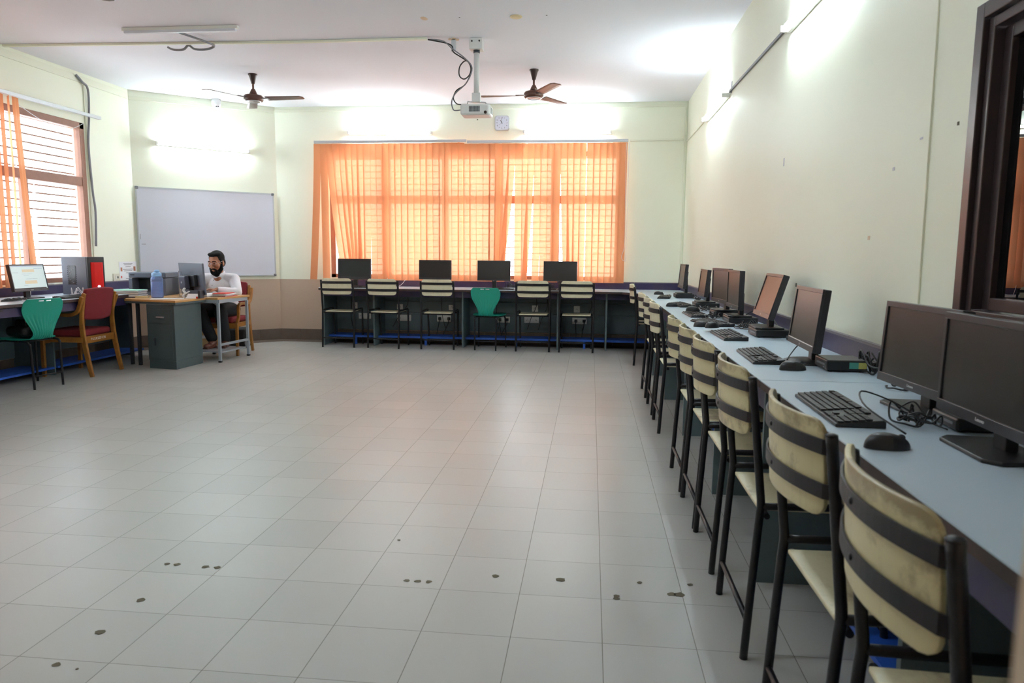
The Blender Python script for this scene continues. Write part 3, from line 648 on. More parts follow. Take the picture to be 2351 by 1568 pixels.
# local x runs along -Y from the unit's far edge
ye = [.50, 1.47, 2.70, 3.72, 4.95, 6.20, 7.45, 8.95]
names.append('desk unit under the right worktop at its camera end, behind the nearest chair'); ye.append(.50)
for i in range(7):
    # side panel faces the camera at ye[i+1]; unit spans ye[i+1]..ye[i+2]
    w = ye[i+2]-ye[i+1] if i < 6 else .965
    e = thing('desk_unit', names[i], 'desk unit', (.66, ye[i+1] if i < 6 else .50, 0), 0, gr_)
    obj('side_panel', box(0, DR, 0, .02, 0, ZD-.031), 'panel_greygreen', e)
    obj('drawer_front', box(.01, .028, .022, w-.002, ZD-.115, ZD-.036), 'purple_laminate', e)
    obj('back_panel', box(DR-.02, DR-.004, .022, w-.002, .17, ZD-.032), 'panel_greygreen', e)
    obj('cable_ledge', box(DR-.055, DR-.02, .022, w-.002, .405, .425), 'panel_greygreen', e)
    fr = obj('foot_rest', box(DR-.36, DR-.06, .022, w-.002, .07, .09), 'blue_board', e)
gl = 'desk units under the left worktop'
for i, (y, w, nm) in enumerate(((5.25, 1.25, 'desk unit under the left worktop behind the near teal chair'), (6.52, 1.42, 'desk unit under the left worktop behind the red chair'), (7.96, .6, 'desk unit closing the left worktop beside the teacher desk'))):
    e = thing('desk_unit', nm, 'desk unit', (XL+.012, y, 0), 0, gl); dp = .62 if i < 2 else .28
    obj('side_panel', box(0, dp-(.2 if i == 0 else .18 if i == 1 else 0), 0, .02, 0, ZD-.031), 'panel_greygreen', e)
    if i < 2:
        obj('drawer_front', box(.765, .783, .022, min(w-.002, 7.19-y), ZD-.115, ZD-.036), 'purple_laminate', e)
        obj('drawer_pull', box(.783, .79, .1, .3, ZD-.06, ZD-.046), 'black_plastic', e)
        obj('back_panel', box(.02, .036, .022, w-.002, .17, ZD-.032), 'panel_greygreen', e)
        obj('foot_rest', box(.10, .46, .022, w-.002, .07, .09), 'blue_board', e)
# sockets under the back worktop
def socket_plate(label, x, z, w, h, plugs=(), y=YB-.038):
    e = thing('socket_plate', label, 'wall socket', (x, y, z), 0, 'white socket plates')
    obj('plate', box(-w/2, w/2, -.008, .006, -h/2, h/2), 'white_plastic', e, bev=.003)
    for s_ in (-.3, .3) if w > .16 else (0,):
        obj('socket_holes', MB().box(s_*w-.012, s_*w-.006, -.0088, -.008, -.008, .002).box(s_*w+.006, s_*w+.012, -.0088, -.008, -.008, .002).box(s_*w-.003, s_*w+.003, -.0088, -.008, .008, .015), 'black_plastic', e)
    return e
def plug(label, x, z, y=YB-.046):
    e = thing('power_plug', label, 'plug', (x, y, z), 0, 'black plugs under the back worktop')
    obj('plug_body', MB().prism([(-.022, 0), (.022, 0), (.012, -.04), (-.012, -.04)], -.02, .02), 'black_plastic', e, bev=.006)
    x2 = x+random.uniform(-.12, .12)
    obj('cord', MB().tube(smooth_path([(0, -.035, -.01), (0, -.05, -.06), ((x2-x)*.5, -.045, -.16), ((x2-x), -.06, -.27)]), .005, 6), 'cable_black', e)
socket_plate('small white socket plate under the worktop beside the second left back chair', -2.66, .50, .085, .075)
socket_plate('long white socket plate under the worktop, right of the second left back chair', -2.60, .345, .20, .09)
socket_plate('upper white socket plate behind the third back chair', -1.92, .50, .085, .075)
socket_plate('long white socket plate with two plugs behind the third back chair', -2.03, .345, .20, .09)
socket_plate('small white socket plate behind the leftmost back chair', -3.31, .51, .07, .09)
socket_plate('wide white socket plate behind the leftmost back chair legs', -3.17, .365, .18, .09)
socket_plate('long white socket plate behind the teal chair', -1.20, .345, .20, .085)
socket_plate('small white socket plate behind the fifth back chair', -.755, .505, .085, .09)
socket_plate('long white socket plate low behind the fifth back chair', -.80, .345, .20, .085)
socket_plate('small white socket plate behind the rightmost back chair', -.18, .505, .085, .09)
socket_plate('long white socket plate low behind the rightmost back chair', -.14, .345, .20, .085)
for nm, x in (('left of two black plugs behind the third back chair', -2.09), ('right of two black plugs behind the third back chair', -1.96), ('left of two black plugs behind the teal chair', -1.24), ('right of two black plugs behind the teal chair', -1.14), ('left of two black plugs behind the rightmost back chair', -.19), ('right of two black plugs behind the rightmost back chair', -.08)):
    plug(nm, x, .345)
for i, (x, x2) in enumerate(((-3.36, -3.33), (-2.55, -2.75), (-2.07, -2.0), (-1.30, -1.25), (-.75, -.85), (-.6, -.7), (.0, -.1))):
    cord('thin black cord hanging below the back worktop, %s' % ('leftmost of seven', 'behind the second chair', 'behind the third chair', 'behind the teal chair', 'behind the fifth chair', 'right of the fifth chair', 'behind the rightmost chair')[i], [(x, YB-.08, ZD-.04), (x+.02, YB-.10, .55), ((x+x2)/2, YB-.12, .38), (x2, YB-.10, .22)], .004, 'cable_black', 'cable', 'cable')
# small plate on the back wall corner
e = thing('wall_switch', 'small white switch plate on the left wall beside the poster', 'wall socket', (XL, 8.175, .925)); obj('plate', box(.0, .012, -.06, .06, -.045, .045), 'beige_plastic', e, bev=.003)
obj('rocker', box(.012, .016, -.03, -.01, -.02, .02), 'white_plastic', e); obj('socket_holes', box(.012, .0128, .01, .03, -.012, .012), 'black_plastic', e)
# poster
e = thing('poster', 'white printed notice with two small portrait photos on the left wall above the printer', 'poster', (XL+.002, 8.41, .99))
obj('sheet', box(0, .002, -.17, .17, -.125, .125), 'paper', e)
for y, z, w, h, mt_ in ((-.13, .03, .016, .024, 'skin'), (.125, .035, .02, .028, 'skin'), (-.135, -.065, .01, .014, 'paper_red')):
    obj('portrait', box(.0022, .003, y-w, y+w, z-h, z+h), mt_, e)
for z, w in ((.1, .09), (.085, .07), (.06, .05), (.03, .10), (.01, .08), (-.015, .045), (-.085, .05)):
    obj('text_line', box(.0022, .0028, -w, w, z-.003, z+.003), 'cable_grey', e)

# ------------------------------------------------------------------ computers
def monitor(label, loc, yaw, tilt, w, h, zb, base='rect', logo=None, face='screen_off', backbox=False, group='computer monitors', bez=.018, chin=.028, lit=False, base_z=0, screw=None):
    """local: screen faces -Y; origin on the surface under the stand; zb = height of the panel's lower edge"""
    e = thing('monitor', label, 'computer monitor', loc, yaw, group)
    T = Matrix.Translation((0, -.045, zb)) @ Matrix.Rotation(-tilt, 4, 'X')
    def B(m, *a): m.M = T; return m.box(*a)
    def S(name, m, mt_, par=e, **k):
        return obj(name, m, mt_, par, **k)
    S('housing', B(MB(), -w/2, w/2, 0.004, .032, 0, h), 'monitor_plastic', bev=.004)
    bz = MB(); B(bz, -w/2, w/2, -.004, .006, 0, chin); B(bz, -w/2, w/2, -.004, .006, h-bez, h); B(bz, -w/2, -w/2+bez*.8, -.004, .006, chin, h-bez); B(bz, w/2-bez*.8, w/2, -.004, .006, chin, h-bez)
    S('bezel', bz, 'monitor_plastic', bev=.0015)
    sc_ = S('screen', B(MB(), -w/2+bez*.8, w/2-bez*.8, .0005, .004, chin, h-bez), 'lit_page' if lit else face)
    S('back_cover', B(MB(), -w*.28, w*.28, .03, .052, h*.12, h*.72), 'black_plastic', bev=.012)
    if logo:
        text('logo', logo[0], logo[1], 'logo_white', e, T @ FM((logo[2] if len(logo) > 2 else 0, -.0045, chin*.5), (1, 0, 0), (0, 0, 1)), .0004)
    if lit:
        x0, x1, z0, z1 = -w/2+bez, w/2-bez, chin, h-bez; ww = x1-x0; hh = z1-z0
        for a0, a1, c0, c1, mt_ in ((.02, .98, .955, .985, 'page_bar'), (.33, .70, .72, .84, 'page_box'), (.35, .72, .22, .36, 'page_box'), (.03, .2, .70, .71, 'page_line'), (.3, .62, .64, .65, 'page_line'), (.35, .5, .58, .59, 'page_line'), (.4, .75, .43, .44, 'page_line'), (.3, .42, .15, .16, 'page_line'), (.7, .97, .86, .88, 'page_bar'), (0, .98, .0, .05, 'black_plastic')):
            obj('page_block', B(MB(), x0+ww*a0, x0+ww*a1, -.0002, .001, z0+hh*c0, z0+hh*c1), mt_, sc_)
    zb0 = base_z
    S('neck', MB().box(-.028, .028, .0, .03, zb0+.008, zb+h*.4), 'black_plastic', bev=.003)
    if base == 'round': S('base', MB().at((0, 0, zb0)).lathe([(.002, 0), (.115, 0), (.118, .004), (.10, .012), (.03, .016), (.002, .017)], 36), 'black_plastic')
    else: S('base', MB().prism([(-.115, .07), (-.13, -.06), (-.10, -.09), (.10, -.09), (.13, -.06), (.115, .07)], zb0, zb0+.010), 'black_plastic', bev=.003)
    if screw: S('light_strip', B(MB(), -w/2+.01, w/2-.01, -.0048, -.004, chin-.004, chin), 'logo_white')
    return e
# right wall (screens face -X : yaw = -90deg + their own turn)
def rmon(label, x, y, zb, yawdeg, tiltdeg, w, h, **k):
    # x,y = bottom centre of the panel face ; stand sits .045 behind
    a = radians(-90-yawdeg*-1); ya = radians(yawdeg)
    ox, oy = x+.045*cos(ya), y+.045*sin(ya)
    return monitor(label, (ox, oy, ZD), -pi/2+ya, radians(tiltdeg), w, h, zb-ZD, group='monitors along the right wall', **k)
rmon('large black monitor nearest the camera on the right worktop, cut by the photo edge', .945, 1.795, .846, 0, 1, .437, .262, logo=('Lenovo', .0130))
rmon('second nearest monitor on the right worktop, left of the window corner', .985, 2.272, .842, 3.2, 3.4, .442, .265, logo=('Lenovo', .0125))
rmon('monitor with a pale line along its chin and a round base, right worktop', .930, 3.254, .852, -2.4, 6.3, .444, .266, base='round', logo=('hp', .013), screw=True)
rmon('monitor tilted far back with an orange glow on its screen, right worktop', 1.004, 4.337, .895, -1.5, 16.5, .439, .263, logo=('hp', .012), base_z=.046)
rmon('monitor on a black box, fifth nearest, overlapping the one behind it', .998, 5.15, .883, -.5, .5, .445, .267, logo=('hp', .012), base_z=.046)
rmon('monitor on a black box, sixth nearest, partly hidden by the fifth', .998, 5.668, .889, 5.8, 0, .440, .264, logo=('hp', .012), base_z=.046)
rmon('narrow looking monitor second from the back corner of the right worktop', 1.0, 6.62, .885, -.3, 5.8, .402, .242, base_z=.046)
rmon('last monitor on the right worktop, in front of the back corner', .991, 8.05, .890, .3, 4.8, .441, .265, base_z=.046)
# mini desktop boxes
def minipc(label, x0, x1, y0, y1, z0=ZD, h=.046, kind='desktop', sticker=False):
    e = thing('desktop_computer', label, 'computer', ((x0+x1)/2, (y0+y1)/2, z0), 0, 'small black desktop computers'); a, b = (x1-x0)/2, (y1-y0)/2
    c = obj('case', box(-a, a, -b, b, .004, h-.001), 'black_plastic', e, bev=.006)
    m = MB()
    m.box(-a-.001, -a+.001, -b*.7, b*.6, h*.45, h*.62)
    obj('front_ports', m, 'grille_grey', e)
    for s1 in (-1, 1):
        for s2 in (-1, 1): obj('rubber_foot', MB().cyl((s1*(a-.02), s2*(b-.02), 0), (s1*(a-.02), s2*(b-.02), .005), .008), 'cable_black', e)
    if sticker: obj('sticker', box(a*.1, a*.55, -b-.0008, -b+.001, h*.3, h*.8), 'sticker_teal', e); obj('sticker', box(a*.55, a*.95, -b-.0008, -b+.001, h*.3, h*.8), 'sticker_yellow', e)
    return e
minipc('small rounded black computer with a yellow sticker beside the round monitor base', .965, 1.125, 2.99, 3.15, h=.05, sticker=True)
minipc('black box computer under the tilted orange glowing monitor', .955, 1.15, 4.20, 4.42)
minipc('black box computer under the fifth nearest monitor', .955, 1.15, 5.02, 5.27)
minipc('black box computer under the sixth nearest monitor', .95, 1.15, 5.56, 5.80)
minipc('black box computer under the second last monitor before the corner', .94, 1.15, 6.50, 6.74)
minipc('black box computer under the last monitor before the back corner', .93, 1.13, 7.93, 8.17)
minipc('black box computer lying between the two nearest large monitors', .985, 1.18, 1.985, 2.13, h=.04)
# keyboards
def keyboard_mesh():
    e = thing('keyboard', '', 'keyboard')
    obj('tray', MB().put([(-.215, -.065, 0), (.215, -.065, 0), (.215, .068, 0), (-.215, .068, 0), (-.215, -.065, .010), (.215, -.065, .010), (.215, .068, .024), (-.215, .068, .024)], [(3, 2, 1, 0), (4, 5, 6, 7), (0, 1, 5, 4), (1, 2, 6, 5), (2, 3, 7, 6), (3, 0, 4, 7)]), 'black_plastic', e, bev=.003)
    m = MB(); p = .0188
    def key(x, y, w=1, d=1):
        z = .011+(y+.065)/.133*.014; m.box(x, x+p*w-.003, y, y+p*d-.003, z, z+.005)
    rows = [[1.2, 1.2, 1.2, 6, 1.2, 1.2, 1.2, 1.2], [2.2]+[1]*10+[2.2], [1.8]+[1]*11+[1.6], [1.5]+[1]*12+[1.0], [1]*13+[1.8], None]
    for r, row in enumerate(rows):
        y = -.058+r*.0188+(.004 if r == 5 else 0)
        if row is None: row = [1, -.6, 1, 1, 1, 1, -.4, 1, 1, 1, 1, -.4, 1, 1, 1, 1]
        x = -.207
        for w in row:
            if w > 0: key(x, y, w)
            x += abs(w)*p*.975
        if r in (3, 4, 5):
            for k in range(3): key(.078+k*p, y)
        if r == 0:
            for k in range(3): key(.078+k*p, y)
        if r == 1: key(.078+p, y)
        if r < 5:
            for k in range(4): key(.139+k*p, y, 1)
    obj('keys', m, 'key_black', e)
    return e
def mouse_mesh(name='computer_mouse'):
    e = thing(name, '', 'computer mouse')
    def fn(u, v):
        t = u*2*pi; k = v; r = cos(k*pi/2)**.5 if v < 1 else 0
        x = .031*cos(t)*r*(1+.08*sin(t)); y = .056*sin(t)*r; z = .037*sin(k*pi/2)*(1-.28*max(0, sin(t))*r)
        return (x, y, z+.001)
    obj('shell', MB().grid(fn, 28, 10), 'black_plastic', e)
    obj('scroll_wheel', MB().cyl((-.003, .034, .026), (.003, .034, .026), .009), 'steel_dark', e)
    return e
def kb_shift(o, label, x, y, z, rz, group):
    o.location = (x, y, z); o.rotation_euler = (0, 0, rz); tag(o, label, None, group); return o
KB = keyboard_mesh(); MS = mouse_mesh(); index_children()
kbs = [('black keyboard nearest the camera, beside the two large monitors', .75, 2.22, ZD, -pi/2-.02),
       ('black keyboard in front of the monitor with the round base', .78, 3.36, ZD, -pi/2-.03),
       ('black keyboard in front of the tilted monitor, with a mouse resting on its end', .80, 4.22, ZD, -pi/2+.02),
       ('grey keyboard with a silver edge in front of the fifth monitor', .83, 4.98, ZD, -pi/2+.25),
       ('keyboard with a grey mouse lying on it, in front of the sixth monitor', .815, 5.68, ZD, -pi/2+.03),
       ('light topped keyboard in front of the second last monitor', .84, 6.75, ZD, -.45-pi/2+.6),
       ('keyboard with a mouse on it in front of the last monitor by the corner', .81, 7.98, ZD, -pi/2-.15)]
for i, (lb, x, y, z, r) in enumerate(kbs):
    o = KB if i == 0 else copy_tree(KB); kb_shift(o, lb, x, y, z, r, 'keyboards on the right worktop')
mss = [('large looking black mouse nearest the camera on the right worktop', .735, 1.80, ZD, -pi/2+.1),
       ('glossy black mouse next to the round monitor base', .84, 3.02, ZD, -pi/2+.15),
       ('black mouse tipped onto the end of a keyboard, before the tilted monitor', .755, 4.50, ZD+.022, -pi/2+.7),
       ('black mouse lying against the grey keyboard with the silver edge', .735, 4.78, ZD, -pi/2+.2),
       ('grey mouse resting on the keyboard before the sixth monitor', .815, 5.78, ZD+.027, -pi/2),
       ('black mouse beside the light topped keyboard', .745, 6.62, ZD, -pi/2+.1),
       ('black mouse resting on the keyboard nearest the back corner', .76, 8.08, ZD+.027, -pi/2)]
for i, (lb, x, y, z, r) in enumerate(mss):
    o = MS if i == 0 else copy_tree(MS); kb_shift(o, lb, x, y, z, r, 'mice on the right worktop')
# cable tangles
def tangle(label, cx, cy, z, sx, sy, n, seed, r=.0028, hmax=.05, mt='cable_black'):
    rn = random.Random(seed); m = MB()
    for k in range(n):
        a = rn.uniform(0, 6.28); pts = []; rad = rn.uniform(.35, 1); ox, oy = rn.uniform(-.3, .3)*sx, rn.uniform(-.3, .3)*sy
        for j in range(rn.randint(7, 13)):
            a += rn.uniform(.5, 1.0); pts.append((cx+ox+sx*.6*rad*cos(a), cy+oy+sy*.6*rad*sin(a), z+r+.001+hmax*abs(sin(j*1.7+k))*rn.random()))
        m.tube(smooth_path(pts, 6), r, 6)
    return tag(obj('cable_tangle', m, mt), label, 'cables', 'cable tangles on the worktops')
tangle('black cables coiled on the worktop between the nearest keyboard and big monitor', .90, 2.06, ZD, .10, .11, 4, 1, hmax=.06)
tangle('black power cables coiled behind the small computer with the yellow sticker', 1.145, 3.02, ZD, .05, .20, 5, 2, .0035, .09)
tangle('thick black cable loops beside the tilted monitor base', 1.13, 4.08, ZD, .06, .12, 4, 3, .004, .03)
tangle('tangle of thin cables between the tilted monitor and the fifth monitor', 1.02, 4.72, ZD, .13, .20, 7, 4, .0025, .05)
tangle('thin cables beside the base of the sixth monitor', .92, 5.45, ZD, .08, .12, 5, 5, .0025, .05)
tangle('cables lying between the sixth and the second last monitor', 1.0, 6.18, ZD, .13, .22, 6, 6, .003, .05)
tangle('cables lying behind the last monitor near the back corner', 1.12, 7.62, ZD, .06, .2, 5, 7, .003, .05)
tangle('short cable loop hanging by the seam of the right worktop', 1.10, 2.62, ZD, .05, .08, 2, 8, .003, .01)
cord('black mouse cord curving up from the nearest mouse', [(.79, 1.83, ZD+.03), (.74, 1.96, ZD+.07), (.77, 2.08, ZD+.09), (.86, 2.10, ZD+.06), (.93, 2.05, ZD+.02), (.97, 2.0, ZD+.005)], .0025, 'cable_black', 'cable', 'cable')
cord('black cable running from keyboard to the round based monitor', [(.87, 3.22, ZD+.015), (.90, 3.30, ZD+.02), (.95, 3.36, ZD+.06), (.98, 3.34, ZD+.09)], .0028, 'cable_black', 'cable', 'cable')
cord('thick black cable arching behind the fifth monitor', [(1.06, 4.98, ZD+.07), (1.10, 4.85, ZD+.11), (1.15, 4.70, ZD+.09), (1.17, 4.55, ZD+.02)], .004, 'cable_black', 'cable', 'cable')

# back wall monitors
def bmon(label, x, y, yawdeg, w, h, zb, tilt=3, **k):
    return monitor(label, (x, y, ZD), radians(yawdeg), radians(tilt), w, h, zb-ZD, group='monitors on the back worktop', **k)
bmon('leftmost monitor under the orange blinds, with a glossy screen and thick frame', -3.215, 9.5, 0, .462, .285, .882, face='screen_matte', bez=.024, chin=.04)
bmon('plain dark monitor under the orange blinds, second from the left', -2.09, 9.5, 0, .444, .262, .898, face='screen_off')
bmon('dark monitor behind the teal chair, its stand visible', -1.29, 9.5, 0, .445, .268, .892, face='screen_off', bez=.01, chin=.018, logo=('_', .03))
bmon('rightmost dark monitor under the orange blinds, slightly turned', -.40, 9.5, -6, .448, .268, .890, face='screen_off', bez=.012, chin=.02)
KB2 = None
for lb, x, y, r in (('black keyboard behind the leftmost back chair', -3.1, 9.29, .1), ('black keyboard lying right of the teal chair', -1.05, 9.27, -.05), ('dark keyboard before the rightmost back monitor', -.5, 9.28, .0)):
    o = copy_tree(KB); kb_shift(o, lb, x, y, ZD, r, 'keyboards on the back worktop')
tangle('cables behind the monitor above the teal chair', -1.05, 9.6, ZD, .22, .08, 5, 11, .0035, .10)
tangle('cables beside the leftmost back monitor stand', -2.98, 9.56, ZD, .12, .08, 4, 12, .0035, .07)
tangle('cables beside the rightmost back monitor', -.55, 9.6, ZD, .12, .06, 4, 13, .0035, .09)
cord('thin white cable drooping over the back worktop edge between two chairs', [(-2.80, 9.62, ZD+.12), (-2.74, 9.55, ZD+.03), (-2.66, 9.45, ZD+.006), (-2.58, 9.5, ZD+.03), (-2.54, 9.6, ZD+.10)], .003, 'cable_white', 'cable', 'cable')
tag(obj('paper_sheet', box(-3.66, -3.52, 9.5, 9.66, .80, .895), 'paper', bev=.002), 'small white box on the worktop at the left end of the blinds', 'box')
bpy.data.objects['paper_sheet'].location.z = -.017

# ------------------------------------------------------------------ plywood chairs
def ply_chair():
    e = thing('school_chair', '', 'chair', group='cream plywood chairs'); R = .0125
    def post(s_):
        return smooth_path([(s_*.215, 0, 0), (s_*.215, .012, .22), (s_*.215, .025, .44), (s_*.215, .029, .50), (s_*.215, .022, .57), (s_*.215, .002, .75), (s_*.215, -.014, .89)], 4)
    for s_ in (-1, 1):
        obj('back_post', MB().tube(post(s_), R, 14).ball((s_*.215, -.0145, .889), .0135, 12, 6, (1, 1, .4)), 'black_metal', e)
        obj('front_leg', MB().tube(smooth_path([(s_*.215, .03, .495), (s_*.212, .2, .497), (s_*.208, .35, .500), (s_*.206, .385, .488), (s_*.205, .395, .455), (s_*.200, .41, .25), (s_*.195, .425, 0)], 4), R*.92, 12), 'black_metal', e)
    obj('rear_stretcher', MB().cyl((-.215, .006, .125), (.215, .006, .125), .0095, n=10), 'black_metal', e)
    obj('front_stretcher', MB().cyl((-.197, .418, .11), (.197, .418, .11), .0095, n=10), 'black_metal', e)
    obj('seat_support', MB().cyl((-.212, .05, .462), (.212, .05, .462), .009, n=10).cyl((-.208, .33, .462), (.208, .33, .462), .009, n=10), 'black_metal', e)
    # seat
    def sf(u, v):
        x = (u-.5)*.375; y = .03+.37*v; c = abs(u-.5)*2
        return (x*(1-.04*(1-v)), y+.0, .476-.010*(1-c*c)*sin(pi*min(1, v*1.1))-.018*max(0, v-.85)/.15)
    obj('seat', MB().grid(sf, 14, 12), 'cream_seat', e, solid=.012, bev=.003)
    # curved back rest between the posts, bowed backwards
    def bow(x): return -.018-.05*(1-(x/.2)**2)
    def bf(u, v):
        hh = .105; w = .196; x = (u-.5)*2*w; z = (v-.5)*2*hh; r = .035
        if abs(x) > w-r and abs(z) > hh-r:
            ax = abs(x)-(w-r); az = abs(z)-(hh-r); d = max(ax, az); l = sqrt(ax*ax+az*az)
            if l > 1e-6: k = d/l; x = math.copysign(w-r+ax*k, x); z = math.copysign(hh-r+az*k, z)
        y = bow(x)+.006; zz = .81+z; y += -.0135*(zz-.5)/.39+.012-.03*(zz-.75)*.8
        return (x, y, zz)
    obj('backrest', MB().grid(bf, 24, 14), 'cream_panel', e, solid=.011, bev=.002)
    for zc in (.862, .768):
        def pf(x, zc=zc): return (x, bow(x*.96)-.004-.0135*(zc-.5)/.39+.012-.03*(zc-.75)*.8, zc)
        pts = [pf(-.205+.41*k/20) for k in range(21)]; pts = [(-.214, pts[0][1]+.014, zc)]+pts+[(.214, pts[-1][1]+.014, zc)]
        st = obj('strap', MB().bar(pts, .032, .005, (0, 0, 1)), 'strap_metal', e, bev=.001)
        p = pf(0); obj('rivet', MB().ball((p[0], p[1]-.003, p[2]), .006, 10, 6, (1, .5, 1)), 'black_metal', st)
    return e
PC = ply_chair(); index_children()
def put_chair(first, label, x, y, rz, clean=False):
    o = PC if first else copy_tree(PC); o.location = (x, y, 0); o.rotation_euler = (0, 0, rz); o['label'] = label
    if clean:
        for c in CH2(o):
            if c.name.startswith(('seat', 'backrest')) and not c.name.startswith('seat_support'):
                c.data = c.data.copy(); c.data.materials[0] = MT['cream_clean']
    return o
def CH2(o): return [x for x in COL.objects if x.parent == o]
right = [('worn cream chair nearest the camera at the right worktop, cut by the photo bottom', 1.151, .0, 0), ('cream chair second nearest the camera, with brown stains on its seat', 1.69, .006, 0), ('cream chair third nearest, with its rear stretcher and worn feet in view', 2.37, 0, 0),
         ('cream chair fourth nearest at the right worktop', 2.97, 0, 0), ('cream chair fifth nearest at the right worktop', 3.44, 0, 0), ('cream chair sixth nearest at the right worktop, beside a gap', 3.955, 0, 0),
         ('whiter chair just past the gap in the right row', 5.205, 0, 1), ('whiter chair second past the gap in the right row', 5.785, 0, 1), ('whiter chair third past the gap in the right row', 6.47, 0, 1), ('last chair of the right row, with chipped black posts', 8.32, .02, 1)]
for i, (lb, y, dxx, cl) in enumerate(right):
    put_chair(i == 0, lb, .50+dxx, y, -pi/2+(-.06 if i == 9 else -.05 if i == 0 else .01 if i == 1 else 0), bool(cl))
back = [('leftmost cream chair under the back worktop', -3.31, 0), ('cream chair second from the left at the back worktop', -2.70, -.10), ('cream chair left of the teal chair, with black paint streaks', -1.973, .02), ('cream chair right of the teal chair', -.729, 0), ('rightmost cream chair at the back worktop', -.172, .0)]
for lb, x, a in back: put_chair(False, lb, x, 9.045, a, True)

# ------------------------------------------------------------------ teal shell chairs
def shell_chair(label, loc, rz, first=None):
    e = thing('shell_chair', label, 'chair', loc, rz, 'teal plastic shell chairs')
    # profile (y,z,halfwidth) from seat front to back top
    prof = [(.40, .435, .165), (.37, .452, .20), (.30, .455, .213), (.20, .448, .213), (.12, .445, .19), (.06, .447, .135), (.025, .465, .105), (.008, .50, .098), (.005, .545, .115), (.008, .60, .145), (.006, .66, .178), (-.004, .72, .196), (-.02, .78, .19), (-.032, .815, .16)]
    P = smooth_path([(a, b, c) for a, b, c in prof], 6); N = len(P)-1
    def fn(u, v):
        i = min(N-1, int(v*N)); t = v*N-i; p = P[i]*(1-t)+P[i+1]*t; q = P[i+1]-P[i]; nrm = Vector((0, -q.y, q.x)).normalized() if q.length else Vector((0, 0, 1))
        s_ = (u-.5)*2; w = p.z
        corr = 0
        f = max(0, min(1, (v-.28)/.12))*max(0, min(1, (.80-.12*(1-abs(s_))*0-v)/.10))
        corr = .0032*f*cos(s_*9.5*pi)*(1 if abs(s_) < .93 else 0)
        cup = .022*s_*s_*(1 if v > .45 else .5)
        edge = .012 if abs(s_) > .97 else 0
        y = p.x+nrm.y*0+nrm.z*0; n2 = Vector((nrm.y, nrm.z))
        d = corr+cup*(1 if v > .4 else .4)
        return (s_*w, p.x-q.y/(q.length+1e-9)*d*(-1) if False else p.x+(cup*.9 if v > .4 else 0)+corr*(-q.y/(sqrt(q.x*q.x+q.y*q.y)+1e-9)), p.y+(cup*.5 if v <= .4 else 0)+corr*(q.x/(sqrt(q.x*q.x+q.y*q.y)+1e-9)))
    def keep(u, v):
        for cu in (-.20, .20):
            if ((u-.5)*2-cu)**2/.16**2+((v-.955)/.016)**2 < 1: return False
        return True
    obj('shell', MB().grid(fn, 76, 90, keep=keep), 'teal_plastic', e, solid=.006)
    R = .0105
    fr = []
    for s_ in (-1, 1):
        obj('leg', MB().tube(smooth_path([(s_*.15, .14, .432), (s_*.150, .05, .430), (s_*.148, .02, .41), (s_*.143, .01, .37), (s_*.14, 0, 0)], 5), R, 12), 'black_metal', e)
        obj('leg', MB().tube(smooth_path([(s_*.15, .14, .432), (s_*.17, .32, .432), (s_*.178, .36, .41), (s_*.182, .375, .36), (s_*.19, .39, 0)], 5), R, 12), 'black_metal', e)
    obj('seat_frame', MB().cyl((-.15, .10, .432), (.15, .10, .432), R, n=10).cyl((-.165, .30, .432), (.165, .30, .432), R, n=10), 'black_metal', e)
    obj('stretcher', MB().cyl((-.14, .003, .12), (.14, .003, .12), .007, n=8), 'black_metal', e)
    return e
shell_chair('teal plastic chair pushed under the back worktop between cream chairs', (-1.345, 9.06, 0), -.10)
shell_chair('near teal plastic chair at the far left, holding a black bag', (-4.93, 5.93, 0), pi/2-.22)
# handbag on the near teal chair
e = thing('handbag', 'black handbag lying on the near teal chair', 'bag', (-5.12, 5.98, .463), pi/2-.2)
obj('body', MB().prism([(-.15, -.12), (.15, -.12), (.16, .10), (.0, .14), (-.16, .12)], 0.008, .10), 'bag_black', e, bev=.04, segs=4)
obj('flap', MB().prism([(-.12, -.10), (.12, -.10), (.10, .06), (-.10, .08)], .09, .16), 'bag_black', e, bev=.03, segs=3)
obj('ring', MB().tube([(-.10+.022*cos(a*pi/6), -.10, .155+.022*sin(a*pi/6)) for a in range(13)], .003, 6), 'silver', e)

